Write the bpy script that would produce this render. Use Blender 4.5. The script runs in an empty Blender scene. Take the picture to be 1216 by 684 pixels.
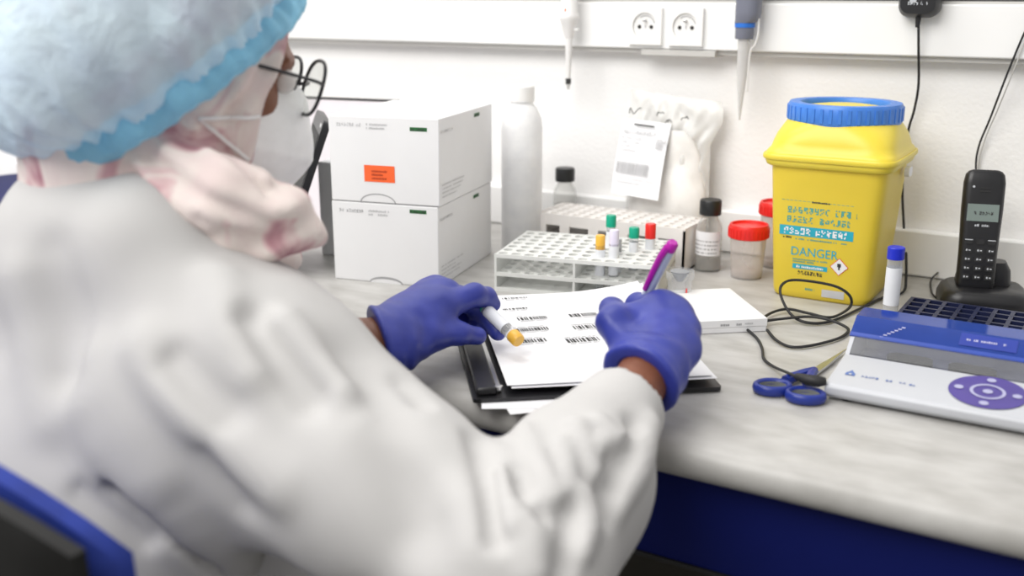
import bpy, bmesh, math, random
import numpy as np
from mathutils import Vector, Matrix
random.seed(7)
sc = bpy.context.scene
col = sc.collection
DZ = 0.78                       # height of the bench top above the floor; script coordinates take the bench top as z = 0
WY = 0.06                       # plane of the wall

# ------------------------------------------------------------------ camera, world, lamps, exposure
FPX, HOR, VPX = 1250.0, 352.0, 2186.0
PITCH = math.atan(HOR/FPX)
YAW = math.atan(((HOR*HOR + FPX*FPX)/VPX)/math.hypot(FPX, HOR))
CAM = np.array([0.0, -1.45, 0.38])
RV = np.array([math.cos(YAW), math.sin(YAW), 0.0])
FW = np.array([-math.sin(YAW)*math.cos(PITCH), math.cos(YAW)*math.cos(PITCH), -math.sin(PITCH)])
UP = np.cross(RV, FW)
cd = bpy.data.cameras.new('camera')
cd.sensor_width = 36.0
cd.lens = 36.0*FPX/1216.0
cd.clip_start = 0.02
cd.dof.use_dof = True
cd.dof.focus_distance = 1.2
cd.dof.aperture_fstop = 3.2
cam = bpy.data.objects.new('camera', cd)
col.objects.link(cam)
cam.matrix_world = Matrix(((RV[0], UP[0], -FW[0], CAM[0]), (RV[1], UP[1], -FW[1], CAM[1]),
                           (RV[2], UP[2], -FW[2], CAM[2]+DZ), (0, 0, 0, 1)))
sc.camera = cam

world = bpy.data.worlds.new('room_light')
sc.world = world
world.use_nodes = True
wb = world.node_tree.nodes['Background']
wb.inputs[0].default_value = (1.0, 0.985, 0.965, 1)
wb.inputs[1].default_value = 0.52

def area(name, loc, rot, sx, sy, power, color=(1, 0.98, 0.95)):
    l = bpy.data.lights.new(name, 'AREA')
    l.shape = 'RECTANGLE'; l.size = sx; l.size_y = sy; l.energy = power; l.color = color
    o = bpy.data.objects.new(name, l); col.objects.link(o)
    o.location = loc; o.rotation_euler = rot
    return o
area('ceiling_lamp_bench', (-1.15, -0.50, 2.55), (0, 0, 0), 1.3, 0.5, 13)
area('fill_light_room', (-1.15, -2.2, 2.65), (math.radians(44), 0, math.radians(-5)), 2.2, 1.4, 60)  # added large soft fill behind the camera, brightening the upright surfaces
sc.view_settings.view_transform = 'Standard'
sc.view_settings.look = 'None'
sc.view_settings.exposure = 0.11
sc.view_settings.gamma = 1.0
sc.view_settings.use_curve_mapping = False

# ------------------------------------------------------------------ pixel helpers (surveying the photograph)
def ray(x, y): return FW + RV*(x-608)/FPX + UP*(342-y)/FPX
def at(x, y, d): return CAM + ray(x, y)*d
def desk(x, y, z=0.0):
    d = ray(x, y); return CAM + d*((z-CAM[2])/d[2])
def wallp(x, y, Y=WY):
    d = ray(x, y); return CAM + d*((Y-CAM[1])/d[1])

# ------------------------------------------------------------------ materials
def mat(name, c, rough=0.5, metal=0.0, var=0.06, scale=30.0, bump=0.0, bscale=200.0, c2=None, spec=0.5, trans=0.0, sub=0.0, stretch=None, lo=0.35, hi=0.65, coat=0.0, detail=4.0):
    m = bpy.data.materials.new(name); m.use_nodes = True
    nt = m.node_tree; b = nt.nodes['Principled BSDF']
    tc = nt.nodes.new('ShaderNodeTexCoord')
    src = tc.outputs['Object']
    if stretch:
        mp = nt.nodes.new('ShaderNodeMapping'); mp.inputs['Scale'].default_value = stretch
        nt.links.new(src, mp.inputs[0]); src = mp.outputs[0]
    n = nt.nodes.new('ShaderNodeTexNoise'); n.inputs['Scale'].default_value = scale; n.inputs['Detail'].default_value = detail
    nt.links.new(src, n.inputs['Vector'])
    r = nt.nodes.new('ShaderNodeValToRGB')
    r.color_ramp.elements[0].position = lo; r.color_ramp.elements[1].position = hi
    ca = [max(0, x*(1-var)) for x in c]; cb = [min(1, x*(1+var)) for x in c] if c2 is None else c2
    r.color_ramp.elements[0].color = (*ca, 1); r.color_ramp.elements[1].color = (*cb, 1)
    nt.links.new(n.outputs['Fac'], r.inputs[0]); nt.links.new(r.outputs[0], b.inputs['Base Color'])
    b.inputs['Roughness'].default_value = rough; b.inputs['Metallic'].default_value = metal
    b.inputs['Specular IOR Level'].default_value = spec
    b.inputs['Transmission Weight'].default_value = trans
    if coat: b.inputs['Coat Weight'].default_value = coat
    if sub:
        b.inputs['Subsurface Weight'].default_value = sub
        b.inputs['Subsurface Radius'].default_value = (0.01, 0.005, 0.003)
    if bump:
        n2 = nt.nodes.new('ShaderNodeTexNoise'); n2.inputs['Scale'].default_value = bscale; n2.inputs['Detail'].default_value = 3
        nt.links.new(src, n2.inputs['Vector'])
        bp = nt.nodes.new('ShaderNodeBump'); bp.inputs['Strength'].default_value = bump; bp.inputs['Distance'].default_value = 0.002
        nt.links.new(n2.outputs['Fac'], bp.inputs['Height']); nt.links.new(bp.outputs[0], b.inputs['Normal'])
    return m
def clear(name, c=(1, 1, 1), body=0.18, rough=0.08, tint=(0.97, 0.97, 0.97), scale=40.0):
    """thin clear or frosted plastic: part of the light passes straight on, the rest meets the surface"""
    m = mat(name, c, rough=rough, var=0.05, scale=scale)
    nt = m.node_tree; b = nt.nodes['Principled BSDF']; out = nt.nodes['Material Output']
    t = nt.nodes.new('ShaderNodeBsdfTransparent'); t.inputs[0].default_value = (*tint, 1)
    lw = nt.nodes.new('ShaderNodeLayerWeight'); lw.inputs[0].default_value = 0.25
    mr = nt.nodes.new('ShaderNodeMapRange'); mr.inputs['To Min'].default_value = body; mr.inputs['To Max'].default_value = min(1, body+0.45)
    nt.links.new(lw.outputs['Facing'], mr.inputs['Value'])
    mx = nt.nodes.new('ShaderNodeMixShader')
    nt.links.new(mr.outputs[0], mx.inputs[0]); nt.links.new(t.outputs[0], mx.inputs[1]); nt.links.new(b.outputs[0], mx.inputs[2])
    nt.links.new(mx.outputs[0], out.inputs[0])
    return m
M = {}
M['wall'] = mat('wall_paint', (0.93, 0.925, 0.92), 0.45, var=0.012, scale=6, bump=0.35, bscale=180)
M['floor'] = mat('floor_vinyl', (0.10, 0.095, 0.08), 0.5, var=0.25, scale=8)
M['trunk'] = mat('white_pvc', (0.90, 0.90, 0.895), 0.35, var=0.01, scale=10)
M['trunkbase'] = mat('grey_pvc', (0.55, 0.54, 0.52), 0.5, var=0.03, scale=10)
M['plate'] = mat('socket_plastic', (0.88, 0.875, 0.86), 0.3, var=0.01)
M['dark'] = mat('black_hole', (0.02, 0.02, 0.02), 0.6)
M['metal'] = mat('steel', (0.6, 0.6, 0.6), 0.3, 1.0, var=0.05)
M['top'] = mat('marbled_worktop', (0.425, 0.415, 0.395), 0.4, var=0.08, scale=16, bump=0.04, bscale=150, c2=(0.515, 0.507, 0.490), detail=9, stretch=(1, 2.2, 1))
M['navy'] = mat('navy_laminate', (0.003, 0.007, 0.085), 0.5, var=0.1, scale=6, spec=0.15)
M['under'] = mat('underbench_dark', (0.05, 0.045, 0.035), 0.6, var=0.15, scale=5)
M['card'] = mat('white_card', (0.82, 0.82, 0.83), 0.6, var=0.015, scale=12, bump=0.02)
M['paper'] = mat('paper', (0.86, 0.86, 0.885), 0.7, var=0.01, scale=20)
M['orange'] = mat('orange_sticker', (0.95, 0.14, 0.03), 0.5, var=0.03)
M['green'] = mat('green_print', (0.02, 0.16, 0.04), 0.6)
M['ink'] = mat('black_ink', (0.03, 0.03, 0.03), 0.6)
M['inkgrey'] = mat('grey_ink', (0.36, 0.36, 0.37), 0.6)
M['inkpale'] = mat('pale_ink', (0.55, 0.55, 0.56), 0.6)
M['inkred'] = mat('dark_ink_on_orange', (0.45, 0.05, 0.01), 0.6)
M['yellow'] = mat('yellow_polypropylene', (0.76, 0.575, 0.045), 0.38, var=0.03, scale=12, sub=0.1)
M['yellow_lid'] = mat('yellow_lid_plastic', (0.80, 0.64, 0.06), 0.35, var=0.03, scale=12, sub=0.1)
M['blue_ring'] = mat('blue_plastic', (0.06, 0.22, 0.68), 0.35, var=0.06, scale=30)
M['teal'] = mat('teal_print', (0.02, 0.40, 0.52), 0.5, var=0.05)
M['tealtext'] = mat('teal_letter', (0.10, 0.36, 0.30), 0.5, var=0.05)
M['white'] = mat('white_plastic', (0.51, 0.525, 0.56), 0.32, var=0.01)
M['whitemark'] = mat('white_print', (0.85, 0.85, 0.85), 0.6, var=0.01)
M['black'] = mat('black_plastic', (0.012, 0.012, 0.014), 0.35, var=0.2)
M['blackrub'] = mat('black_rubber', (0.015, 0.015, 0.016), 0.55, var=0.2)
M['cap_black'] = mat('black_screw_cap', (0.012, 0.013, 0.014), 0.4, var=0.2)
M['glass'] = clear('clear_bottle', (0.85, 0.86, 0.86), 0.12, 0.05, (0.90, 0.90, 0.89))
M['liquid'] = clear('clear_liquid', (0.62, 0.60, 0.58), 0.30, 0.05, (0.75, 0.74, 0.72))
M['hdpe'] = clear('frosted_polyethylene', (0.95, 0.955, 0.97), 0.72, 0.35, (1, 1, 1))
M['hdpe_liquid'] = clear('liquid_in_bottle', (0.80, 0.81, 0.86), 0.8, 0.2, (0.92, 0.92, 0.95))
M['tube'] = clear('clear_tube', (0.85, 0.86, 0.88), 0.22, 0.08, (0.94, 0.95, 0.96))
M['cup'] = clear('specimen_cup_plastic', (0.80, 0.76, 0.74), 0.28, 0.15, (0.93, 0.9, 0.88))
M['redlid'] = mat('red_lid', (0.78, 0.02, 0.015), 0.35, var=0.05)
M['greencap'] = mat('green_cap', (0.0, 0.36, 0.22), 0.35, var=0.05)
M['yellowcap'] = mat('amber_cap', (0.85, 0.48, 0.06), 0.35, var=0.05)
M['lilac'] = mat('lilac_cap', (0.74, 0.70, 0.84), 0.4, var=0.03)
M['tubelabel'] = mat('tube_label', (0.80, 0.82, 0.86), 0.6, var=0.02)
M['bluecap'] = mat('royal_blue_cap', (0.01, 0.025, 0.55), 0.35, var=0.05)
M['rackgrey'] = mat('grey_rack_plastic', (0.76, 0.77, 0.75), 0.4, var=0.03, scale=20)
M['rackpink'] = mat('cream_rack_plastic', (0.82, 0.79, 0.765), 0.45, var=0.03, scale=20)
M['bag'] = clear('polythene_bag', (0.88, 0.875, 0.86), 0.58, 0.25, (0.95, 0.95, 0.94))
M['bagfill'] = mat('white_bag_filling', (0.80, 0.785, 0.76), 0.6, var=0.06, scale=25)
M['navyrack'] = mat('navy_rack_plastic', (0.006, 0.009, 0.035), 0.4, var=0.15)
M['navygrid'] = mat('navy_grid_plastic', (0.009, 0.013, 0.048), 0.4, var=0.15)
M['lid_blue'] = clear('blue_clear_lid', (0.03, 0.075, 0.36), 0.55, 0.08, (0.32, 0.42, 0.85))
M['lid_clear'] = clear('clear_window', (0.75, 0.76, 0.77), 0.06, 0.08, (0.93, 0.93, 0.93))
M['lid_edge'] = mat('deep_blue_edge', (0.02, 0.06, 0.36), 0.4, var=0.05)
M['purple'] = mat('purple_keypad', (0.07, 0.045, 0.27), 0.4, var=0.06)
M['bluesolid'] = mat('blue_label', (0.012, 0.035, 0.30), 0.4, var=0.06)
M['lavender'] = mat('lavender_print', (0.42, 0.42, 0.62), 0.5, var=0.03)
M['bluetext'] = mat('blue_print', (0.10, 0.17, 0.42), 0.5, var=0.03)
M['tray'] = mat('grey_tray', (0.45, 0.46, 0.47), 0.45, var=0.12, scale=60)
M['scissor'] = mat('blue_handle_plastic', (0.012, 0.03, 0.24), 0.35, var=0.08)
M['scissor_in'] = mat('grey_handle_lining', (0.20, 0.21, 0.20), 0.5, var=0.08)
M['screen'] = mat('lcd_screen', (0.20, 0.25, 0.23), 0.25, var=0.03)
M['keylight'] = mat('pale_key_print', (0.5, 0.52, 0.55), 0.5, var=0.03)
M['pipette'] = mat('pipette_white', (0.80, 0.79, 0.78), 0.35, var=0.02)
M['pipgrey'] = mat('pipette_grey', (0.17, 0.18, 0.23), 0.4, var=0.05)
M['pipblue'] = mat('pipette_blue', (0.02, 0.16, 0.62), 0.4, var=0.05)
M['tip'] = clear('pipette_tip', (0.74, 0.73, 0.72), 0.62, 0.2, (0.9, 0.9, 0.9))
M['magenta'] = mat('magenta_pen', (0.45, 0.01, 0.36), 0.3, var=0.05)
M['penbody'] = mat('pen_barrel', (0.50, 0.54, 0.66), 0.3, var=0.03)
M['pinkboard'] = mat('pale_pink_folder', (0.82, 0.77, 0.81), 0.6, var=0.02)
M['greybox'] = mat('pale_grey_panel', (0.88, 0.89, 0.91), 0.5, var=0.02)
M['greyliquid'] = mat('grey_liquid', (0.20, 0.22, 0.25), 0.2, var=0.1)
M['amber'] = mat('amber_residue', (0.70, 0.52, 0.28), 0.4, var=0.05)
# person
M['skin'] = mat('skin', (0.20, 0.070, 0.034), 0.5, var=0.08, scale=60, bump=0.05, bscale=400, sub=0.05)
M['lips'] = mat('lips', (0.17, 0.045, 0.035), 0.45)
M['eye'] = mat('eye_white', (0.75, 0.72, 0.70), 0.2, var=0.02)
M['coat'] = mat('cotton_coat', (0.52, 0.513, 0.508), 0.85, var=0.02, scale=14, bump=0.06, bscale=700, spec=0.15)
M['glove'] = mat('nitrile_glove', (0.030, 0.044, 0.30), 0.42, var=0.12, scale=30, bump=0.12, bscale=650)
M['trouser'] = mat('dark_trousers', (0.03, 0.03, 0.035), 0.8, var=0.2, scale=30)
M['shoe'] = mat('black_shoe', (0.02, 0.02, 0.02), 0.5, var=0.2)
M['mask'] = mat('nonwoven_mask', (0.95, 0.95, 0.955), 0.85, var=0.03, scale=60, bump=0.1, bscale=500, spec=0.1)
M['strap'] = mat('elastic_strap', (0.82, 0.80, 0.80), 0.8, var=0.02)
M['frame'] = mat('dark_spectacle_frame', (0.03, 0.03, 0.035), 0.35, 0.3, var=0.1)
M['lens'] = clear('spectacle_lens', (0.85, 0.87, 0.85), 0.10, 0.03, (0.95, 0.97, 0.95))
M['chairblue'] = mat('blue_upholstery', (0.012, 0.035, 0.27), 0.7, var=0.1, scale=60, bump=0.1, bscale=500)
M['chairblack'] = mat('black_shell', (0.012, 0.012, 0.012), 0.5, var=0.2)
def scarf_mat():
    m = mat('patterned_scarf', (0.62, 0.52, 0.49), 0.85, spec=0.15, bump=0.08, bscale=500)
    nt = m.node_tree; b = nt.nodes['Principled BSDF']
    tc = nt.nodes.new('ShaderNodeTexCoord')
    n = nt.nodes.new('ShaderNodeTexNoise'); n.inputs['Scale'].default_value = 17; n.inputs['Detail'].default_value = 3; n.inputs['Distortion'].default_value = 0.8
    nt.links.new(tc.outputs['Object'], n.inputs['Vector'])
    r = nt.nodes.new('ShaderNodeValToRGB'); e = r.color_ramp.elements
    e[0].position = 0.32; e[0].color = (0.34, 0.12, 0.17, 1)
    e[1].position = 0.41; e[1].color = (0.66, 0.46, 0.47, 1)
    x = e.new(0.48); x.color = (0.78, 0.70, 0.66, 1)
    x = e.new(0.66); x.color = (0.74, 0.62, 0.60, 1)
    nt.links.new(n.outputs['Fac'], r.inputs[0]); nt.links.new(r.outputs[0], b.inputs['Base Color'])
    return m
M['scarf'] = scarf_mat()
def net_mat(name, c, body, tint):
    m = clear(name, c, body, 0.6, tint, scale=25)
    nt = m.node_tree; b = nt.nodes['Principled BSDF']
    tc = nt.nodes.new('ShaderNodeTexCoord'); n = nt.nodes.new('ShaderNodeTexNoise'); n.inputs['Scale'].default_value = 45; n.inputs['Detail'].default_value = 4; n.inputs['Distortion'].default_value = 1.5
    bp = nt.nodes.new('ShaderNodeBump'); bp.inputs['Strength'].default_value = 0.45; bp.inputs['Distance'].default_value = 0.006
    nt.links.new(tc.outputs['Object'], n.inputs['Vector']); nt.links.new(n.outputs['Fac'], bp.inputs['Height']); nt.links.new(bp.outputs[0], b.inputs['Normal'])
    return m
M['net'] = net_mat('bouffant_net', (0.70, 0.86, 1.0), 0.60, (0.90, 0.96, 1.0))
M['netband'] = net_mat('bouffant_band', (0.33, 0.70, 0.92), 0.58, (0.60, 0.85, 0.97))

# ------------------------------------------------------------------ mesh helpers
def empty(name, loc, rz=0.0, label=None, cat=None, group=None, kind=None):
    o = bpy.data.objects.new(name, None); col.objects.link(o)
    o.location = (loc[0], loc[1], loc[2]+DZ); o.rotation_euler = (0, 0, rz); o.empty_display_size = 0.02
    tag(o, label, cat, group, kind)
    return o
def tag(o, label=None, cat=None, group=None, kind=None):
    if label: o['label'] = label
    if cat: o['category'] = cat
    if group: o['group'] = group
    if kind: o['kind'] = kind
    return o
def mk(name, v, f, m, parent=None, smooth=False, sharp=40, bevel=0.0, seg=2, loc=None, label=None):
    me = bpy.data.meshes.new(name)
    me.from_pydata([tuple(map(float, p)) for p in v], [], [tuple(map(int, q)) for q in f])
    if smooth:
        me.polygons.foreach_set('use_smooth', [True]*len(me.polygons))
        me.set_sharp_from_angle(angle=math.radians(sharp))
    me.materials.append(m); me.update()
    o = bpy.data.objects.new(name, me); col.objects.link(o)
    if parent is not None: o.parent = parent
    elif loc is None: o.location = (0, 0, DZ)
    if loc is not None: o.location = loc if parent is not None else (loc[0], loc[1], loc[2]+DZ)
    if bevel:
        b = o.modifiers.new('bevel', 'BEVEL'); b.width = bevel; b.segments = seg; b.limit_method = 'ANGLE'; b.angle_limit = math.radians(35)
        me.polygons.foreach_set('use_smooth', [True]*len(me.polygons)); me.set_sharp_from_angle(angle=math.radians(50))
    if label: o['label'] = label
    return o
class MB:
    def __init__(s): s.v = []; s.f = []
    def add(s, v, f):
        n = len(s.v); s.v += [tuple(p) for p in v]; s.f += [tuple(i+n for i in q) for q in f]; return s
    def box(s, c, d, rz=0.0, rot=None):
        x, y, z = d[0]/2, d[1]/2, d[2]/2
        R = rot if rot is not None else Matrix.Rotation(rz, 3, 'Z')
        pts = [Vector(c)+R @ Vector(p) for p in ((-x, -y, -z), (x, -y, -z), (x, y, -z), (-x, y, -z), (-x, -y, z), (x, -y, z), (x, y, z), (-x, y, z))]
        return s.add(pts, [(0, 3, 2, 1), (4, 5, 6, 7), (0, 1, 5, 4), (1, 2, 6, 5), (2, 3, 7, 6), (3, 0, 4, 7)])
    def lathe(s, prof, c=(0, 0, 0), n=24, rot=None, sx=1, sy=1):
        """prof: list of (r, z); closed when it starts and ends at r = 0"""
        v = []; f = []; ring = []
        R = rot if rot is not None else Matrix.Identity(3)
        for r, z in prof:
            if r < 1e-6:
                ring.append([len(v)]); v.append(Vector(c)+R @ Vector((0, 0, z)))
            else:
                ring.append(list(range(len(v), len(v)+n)))
                for k in range(n):
                    a = 2*math.pi*k/n; v.append(Vector(c)+R @ Vector((r*math.cos(a)*sx, r*math.sin(a)*sy, z)))
        for a, b in zip(ring[:-1], ring[1:]):
            for k in range(n):
                k2 = (k+1) % n
                if len(a) == 1 and len(b) == 1: continue
                if len(a) == 1: f.append((a[0], b[k2], b[k]))
                elif len(b) == 1: f.append((a[k], a[k2], b[0]))
                else: f.append((a[k], a[k2], b[k2], b[k]))
        return s.add(v, f)
    def tube(s, pts, r, n=8, cap=True):
        pts = [Vector(p) for p in pts]; m = len(pts)
        rs = r if isinstance(r, (list, tuple)) else [r]*m
        v = []; f = []
        t0 = (pts[1]-pts[0]).normalized()
        nx = t0.orthogonal().normalized()
        for i, p in enumerate(pts):
            t = (pts[min(i+1, m-1)]-pts[max(i-1, 0)]).normalized()
            nx = (nx - t*nx.dot(t)).normalized(); ny = t.cross(nx)
            for k in range(n):
                a = 2*math.pi*k/n; v.append(p+(nx*math.cos(a)+ny*math.sin(a))*rs[i])
        for i in range(m-1):
            for k in range(n):
                k2 = (k+1) % n; f.append((i*n+k, i*n+k2, (i+1)*n+k2, (i+1)*n+k))
        if cap: f.append(tuple(range(n-1, -1, -1))); f.append(tuple((m-1)*n+k for k in range(n)))
        return s.add(v, f)
    def prism(s, poly, z0, z1, fn=lambda x, y, z: (x, y, z)):
        n = len(poly)
        v = [fn(x, y, z0) for x, y in poly]+[fn(x, y, z1) for x, y in poly]
        return s.add(v, [tuple(range(n-1, -1, -1)), tuple(range(n, 2*n))]+[(k, (k+1) % n, n+(k+1) % n, n+k) for k in range(n)])
    def loft(s, rings, cap=True):
        n = len(rings[0]); v = [p for r in rings for p in r]; f = []
        for i in range(len(rings)-1):
            for k in range(n):
                k2 = (k+1) % n; f.append((i*n+k, i*n+k2, (i+1)*n+k2, (i+1)*n+k))
        if cap: f.append(tuple(range(n-1, -1, -1))); f.append(tuple((len(rings)-1)*n+k for k in range(n)))
        return s.add(v, f)
    def mk(s, name, m, parent=None, **k): return mk(name, s.v, s.f, m, parent, **k)
def spline(pts, per=8):
    pts = [np.array(p, float) for p in pts]; out = []
    P = [2*pts[0]-pts[1]]+pts+[2*pts[-1]-pts[-2]]
    for i in range(1, len(P)-2):
        for k in range(per):
            t = k/per; a, b, c, d = P[i-1], P[i], P[i+1], P[i+2]
            out.append(0.5*((2*b)+(-a+c)*t+(2*a-5*b+4*c-d)*t*t+(-a+3*b-3*c+d)*t**3))
    out.append(pts[-1]); return out
def rounded(w, d, r, n=5):
    p = []
    for cx, cy, a0 in ((w/2-r, d/2-r, 0), (-w/2+r, d/2-r, 90), (-w/2+r, -d/2+r, 180), (w/2-r, -d/2+r, 270)):
        for k in range(n+1):
            a = math.radians(a0+90*k/n); p.append((cx+r*math.cos(a), cy+r*math.sin(a)))
    return p
class Sheet:
    """flat print on a plane: origin o, unit axes ux, uy (parent-local); pieces are laid just proud of it"""
    def __init__(s, parent, o, ux, uy):
        s.parent = parent; s.o = Vector(o); s.ux = Vector(ux).normalized(); s.uy = Vector(uy).normalized(); s.n = s.ux.cross(s.uy)
    def pt(s, x, y, h=0.0003): return s.o+s.ux*x+s.uy*y+s.n*h
    def quads(s, name, rects, m, h=0.0003):
        b = MB()
        for (x, y, w, hh) in rects: b.add([s.pt(x, y, h), s.pt(x+w, y, h), s.pt(x+w, y+hh, h), s.pt(x, y+hh, h)], [(0, 1, 2, 3)])
        return b.mk(name, m, s.parent)
    def poly(s, name, pts, m, h=0.0003):
        return MB().add([s.pt(x, y, h) for x, y in pts], [tuple(range(len(pts)))]).mk(name, m, s.parent)
    def text(s, txt, x, y, size, m, h=0.0006, name='lettering', align='LEFT', ww=1.0):
        c = bpy.data.curves.new('lettering', 'FONT'); c.body = txt; c.size = size; c.align_x = align; c.resolution_u = 3
        t = bpy.data.objects.new('lettering', c)
        me = bpy.data.meshes.new_from_object(t)
        for v in me.vertices: v.co = s.pt(x+v.co.x*ww, y+v.co.y, h)
        me.materials.clear(); me.materials.append(m)
        bpy.data.objects.remove(t); bpy.data.curves.remove(c)
        o = bpy.data.objects.new(name, me); col.objects.link(o); o.parent = s.parent
        return o
    def words(s, x, y, w, hh, m, rng, name='print', rows=1, gap=1.6, h=0.0004):
        """small print too fine to read: rows of short strokes"""
        r = []
        for k in range(rows):
            cx = x; lim = x+w*(1 if k == 0 else rng.uniform(0.6, 1))
            while cx < lim:
                ww = min(hh*rng.uniform(0.35, 0.75), lim-cx)
                yy = y-k*hh*gap
                if rng.random() < 0.88:
                    if hh < 0.0035: r.append((cx, yy, ww, hh*rng.uniform(0.7, 1.0)))
                    else:
                        ww = min(hh*0.62, lim-cx); g = hh/5
                        for a in range(3):
                            for b in range(5):
                                if rng.random() < 0.58: r.append((cx+a*ww/3, yy+b*g, ww/3, g))
                cx += ww+hh*0.2
        return s.quads(name, r, m, h)
    def barcode(s, x, y, w, hh, m, rng, name='barcode', h=0.0004, unit=0.0009):
        r = []; cx = x
        while cx < x+w:
            ww = unit*rng.choice((0.6, 1, 1, 1.7)); r.append((cx, y, ww, hh)); cx += ww+unit*rng.choice((0.5, 0.8, 1.2))
        return s.quads(name, r, m, h)

# ------------------------------------------------------------------ implicit surfaces for cloth, gloves and the body
def rc(P, a, b, ra, rb):
    a = np.asarray(a, float); b = np.asarray(b, float); ab = b-a
    t = np.clip(((P-a)@ab)/max(ab@ab, 1e-12), 0, 1)
    return np.linalg.norm(P-a-t[:, None]*ab, axis=1)-(ra+(rb-ra)*t)
def ell(P, c, ax, r):
    q = (P-np.asarray(c))@np.asarray(ax).T; r = np.asarray(r)
    k0 = np.linalg.norm(q/r, axis=1); k1 = np.linalg.norm(q/(r*r), axis=1)
    return k0*(k0-1)/np.maximum(k1, 1e-9)
def smin(a, b, k):
    h = np.maximum(k-np.abs(a-b), 0)/k
    return np.minimum(a, b)-h*h*k*0.25
def smax(a, b, k): return -smin(-a, -b, k)
def chain(P, pts, rad, k=0.0):
    d = None
    for i in range(len(pts)-1):
        e = rc(P, pts[i], pts[i+1], rad[i], rad[i+1])
        d = e if d is None else (smin(d, e, k) if k else np.minimum(d, e))
    return d
def wsin(P, f, s): return np.sin(P[:, 0]*f*1.0+s)*np.sin(P[:, 1]*f*1.13+s*2.1)*np.sin(P[:, 2]*f*0.91+s*3.3)
def polydist(P, pts):
    d = None
    for a, b in zip(pts[:-1], pts[1:]):
        e = rc(P, a, b, 0, 0); d = e if d is None else np.minimum(d, e)
    return d
def fold_disp(P, lines):
    """soft ridges (amp > 0) and furrows (amp < 0) along polylines"""
    out = np.zeros(len(P))
    for pts, w, amp in lines:
        pts = np.asarray(pts)
        lo = pts.min(0)-3*w; hi = pts.max(0)+3*w
        m = np.all((P > lo) & (P < hi), axis=1)
        if m.any():
            dd = polydist(P[m], pts); out[m] += amp*np.exp(-(dd/w)**2)
    return out
def trace(f, x, y, t0=0.3, t1=1.7):
    d = ray(x, y); L = np.linalg.norm(d); t = t0
    for _ in range(160):
        e = float(f((CAM+d*t)[None, :])[0])
        if e < 0.0004: return CAM+d*t
        t += max(e*0.8, 0.0006)/L
        if t > t1: return None
    return CAM+d*t
def surf(f, lo, hi, h):
    lo = np.array(lo, float); hi = np.array(hi, float); B = 8
    nb = np.ceil((hi-lo)/(h*B)).astype(int); n = nb*B+1
    bx = [lo[i]+(np.arange(nb[i])+0.5)*B*h for i in range(3)]
    G = np.stack(np.meshgrid(*bx, indexing='ij'), -1).reshape(-1, 3)
    dc = np.concatenate([f(G[i:i+200000]) for i in range(0, len(G), 200000)]).reshape(nb)
    A = np.where(np.repeat(np.repeat(np.repeat(dc, B, 0), B, 1), B, 2) < 0, -1.0, 1.0)
    V = np.ones(n); V[:-1, :-1, :-1] = A
    V[-1] = V[-2]; V[:, -1] = V[:, -2]; V[:, :, -1] = V[:, :, -2]
    act = np.argwhere(np.abs(dc) < B*h*0.87*1.5+2*h)
    loc = np.stack(np.meshgrid(*[np.arange(B+1)]*3, indexing='ij'), -1).reshape(-1, 3)
    for i in range(0, len(act), 300):
        idx = (act[i:i+300, None, :]*B+loc[None]).reshape(-1, 3)
        V[idx[:, 0], idx[:, 1], idx[:, 2]] = f(lo+idx*h)
    neg = V < 0
    nc = n-1
    cnt = np.zeros(nc, np.int8)
    for a in (0, 1):
        for b in (0, 1):
            for c in (0, 1): cnt += neg[a:a+nc[0], b:b+nc[1], c:c+nc[2]]
    cells = np.argwhere((cnt > 0) & (cnt < 8))
    acc = np.zeros((len(cells), 3)); k = np.zeros(len(cells))
    cor = [(a, b, c) for a in (0, 1) for b in (0, 1) for c in (0, 1)]
    for p in cor:
        for ax in range(3):
            if p[ax]: continue
            q = list(p); q[ax] = 1
            i0 = cells+np.array(p); i1 = cells+np.array(q)
            v0 = V[i0[:, 0], i0[:, 1], i0[:, 2]]; v1 = V[i1[:, 0], i1[:, 1], i1[:, 2]]
            s = (v0 < 0) != (v1 < 0); t = np.where(s, v0/np.where(s, v0-v1, 1), 0)
            pos = np.array(p, float)[None].repeat(len(cells), 0); pos[:, ax] += t
            acc += np.where(s[:, None], pos, 0); k += s
    verts = lo+(cells+acc/k[:, None])*h
    ids = np.full(nc, -1, np.int64); ids[cells[:, 0], cells[:, 1], cells[:, 2]] = np.arange(len(cells))
    faces = []
    for ax in range(3):
        o1, o2 = [(1, 2), (2, 0), (0, 1)][ax]
        s0 = [slice(None)]*3; s1 = [slice(None)]*3; s0[ax] = slice(0, -1); s1[ax] = slice(1, None)
        ch = np.argwhere(neg[tuple(s0)] != neg[tuple(s1)])
        ok = (ch[:, o1] > 0) & (ch[:, o2] > 0) & (ch[:, o1] < nc[o1]) & (ch[:, o2] < nc[o2]); ch = ch[ok]
        e1 = np.zeros(3, int); e1[o1] = 1; e2 = np.zeros(3, int); e2[o2] = 1
        g = lambda c: ids[c[:, 0], c[:, 1], c[:, 2]]
        qd = np.stack([g(ch-e1-e2), g(ch-e2), g(ch), g(ch-e1)], 1)
        flip = ~neg[ch[:, 0], ch[:, 1], ch[:, 2]]
        qd[flip] = qd[flip][:, ::-1]
        faces.append(qd[(qd >= 0).all(1)])
    return verts, np.concatenate(faces)
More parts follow.
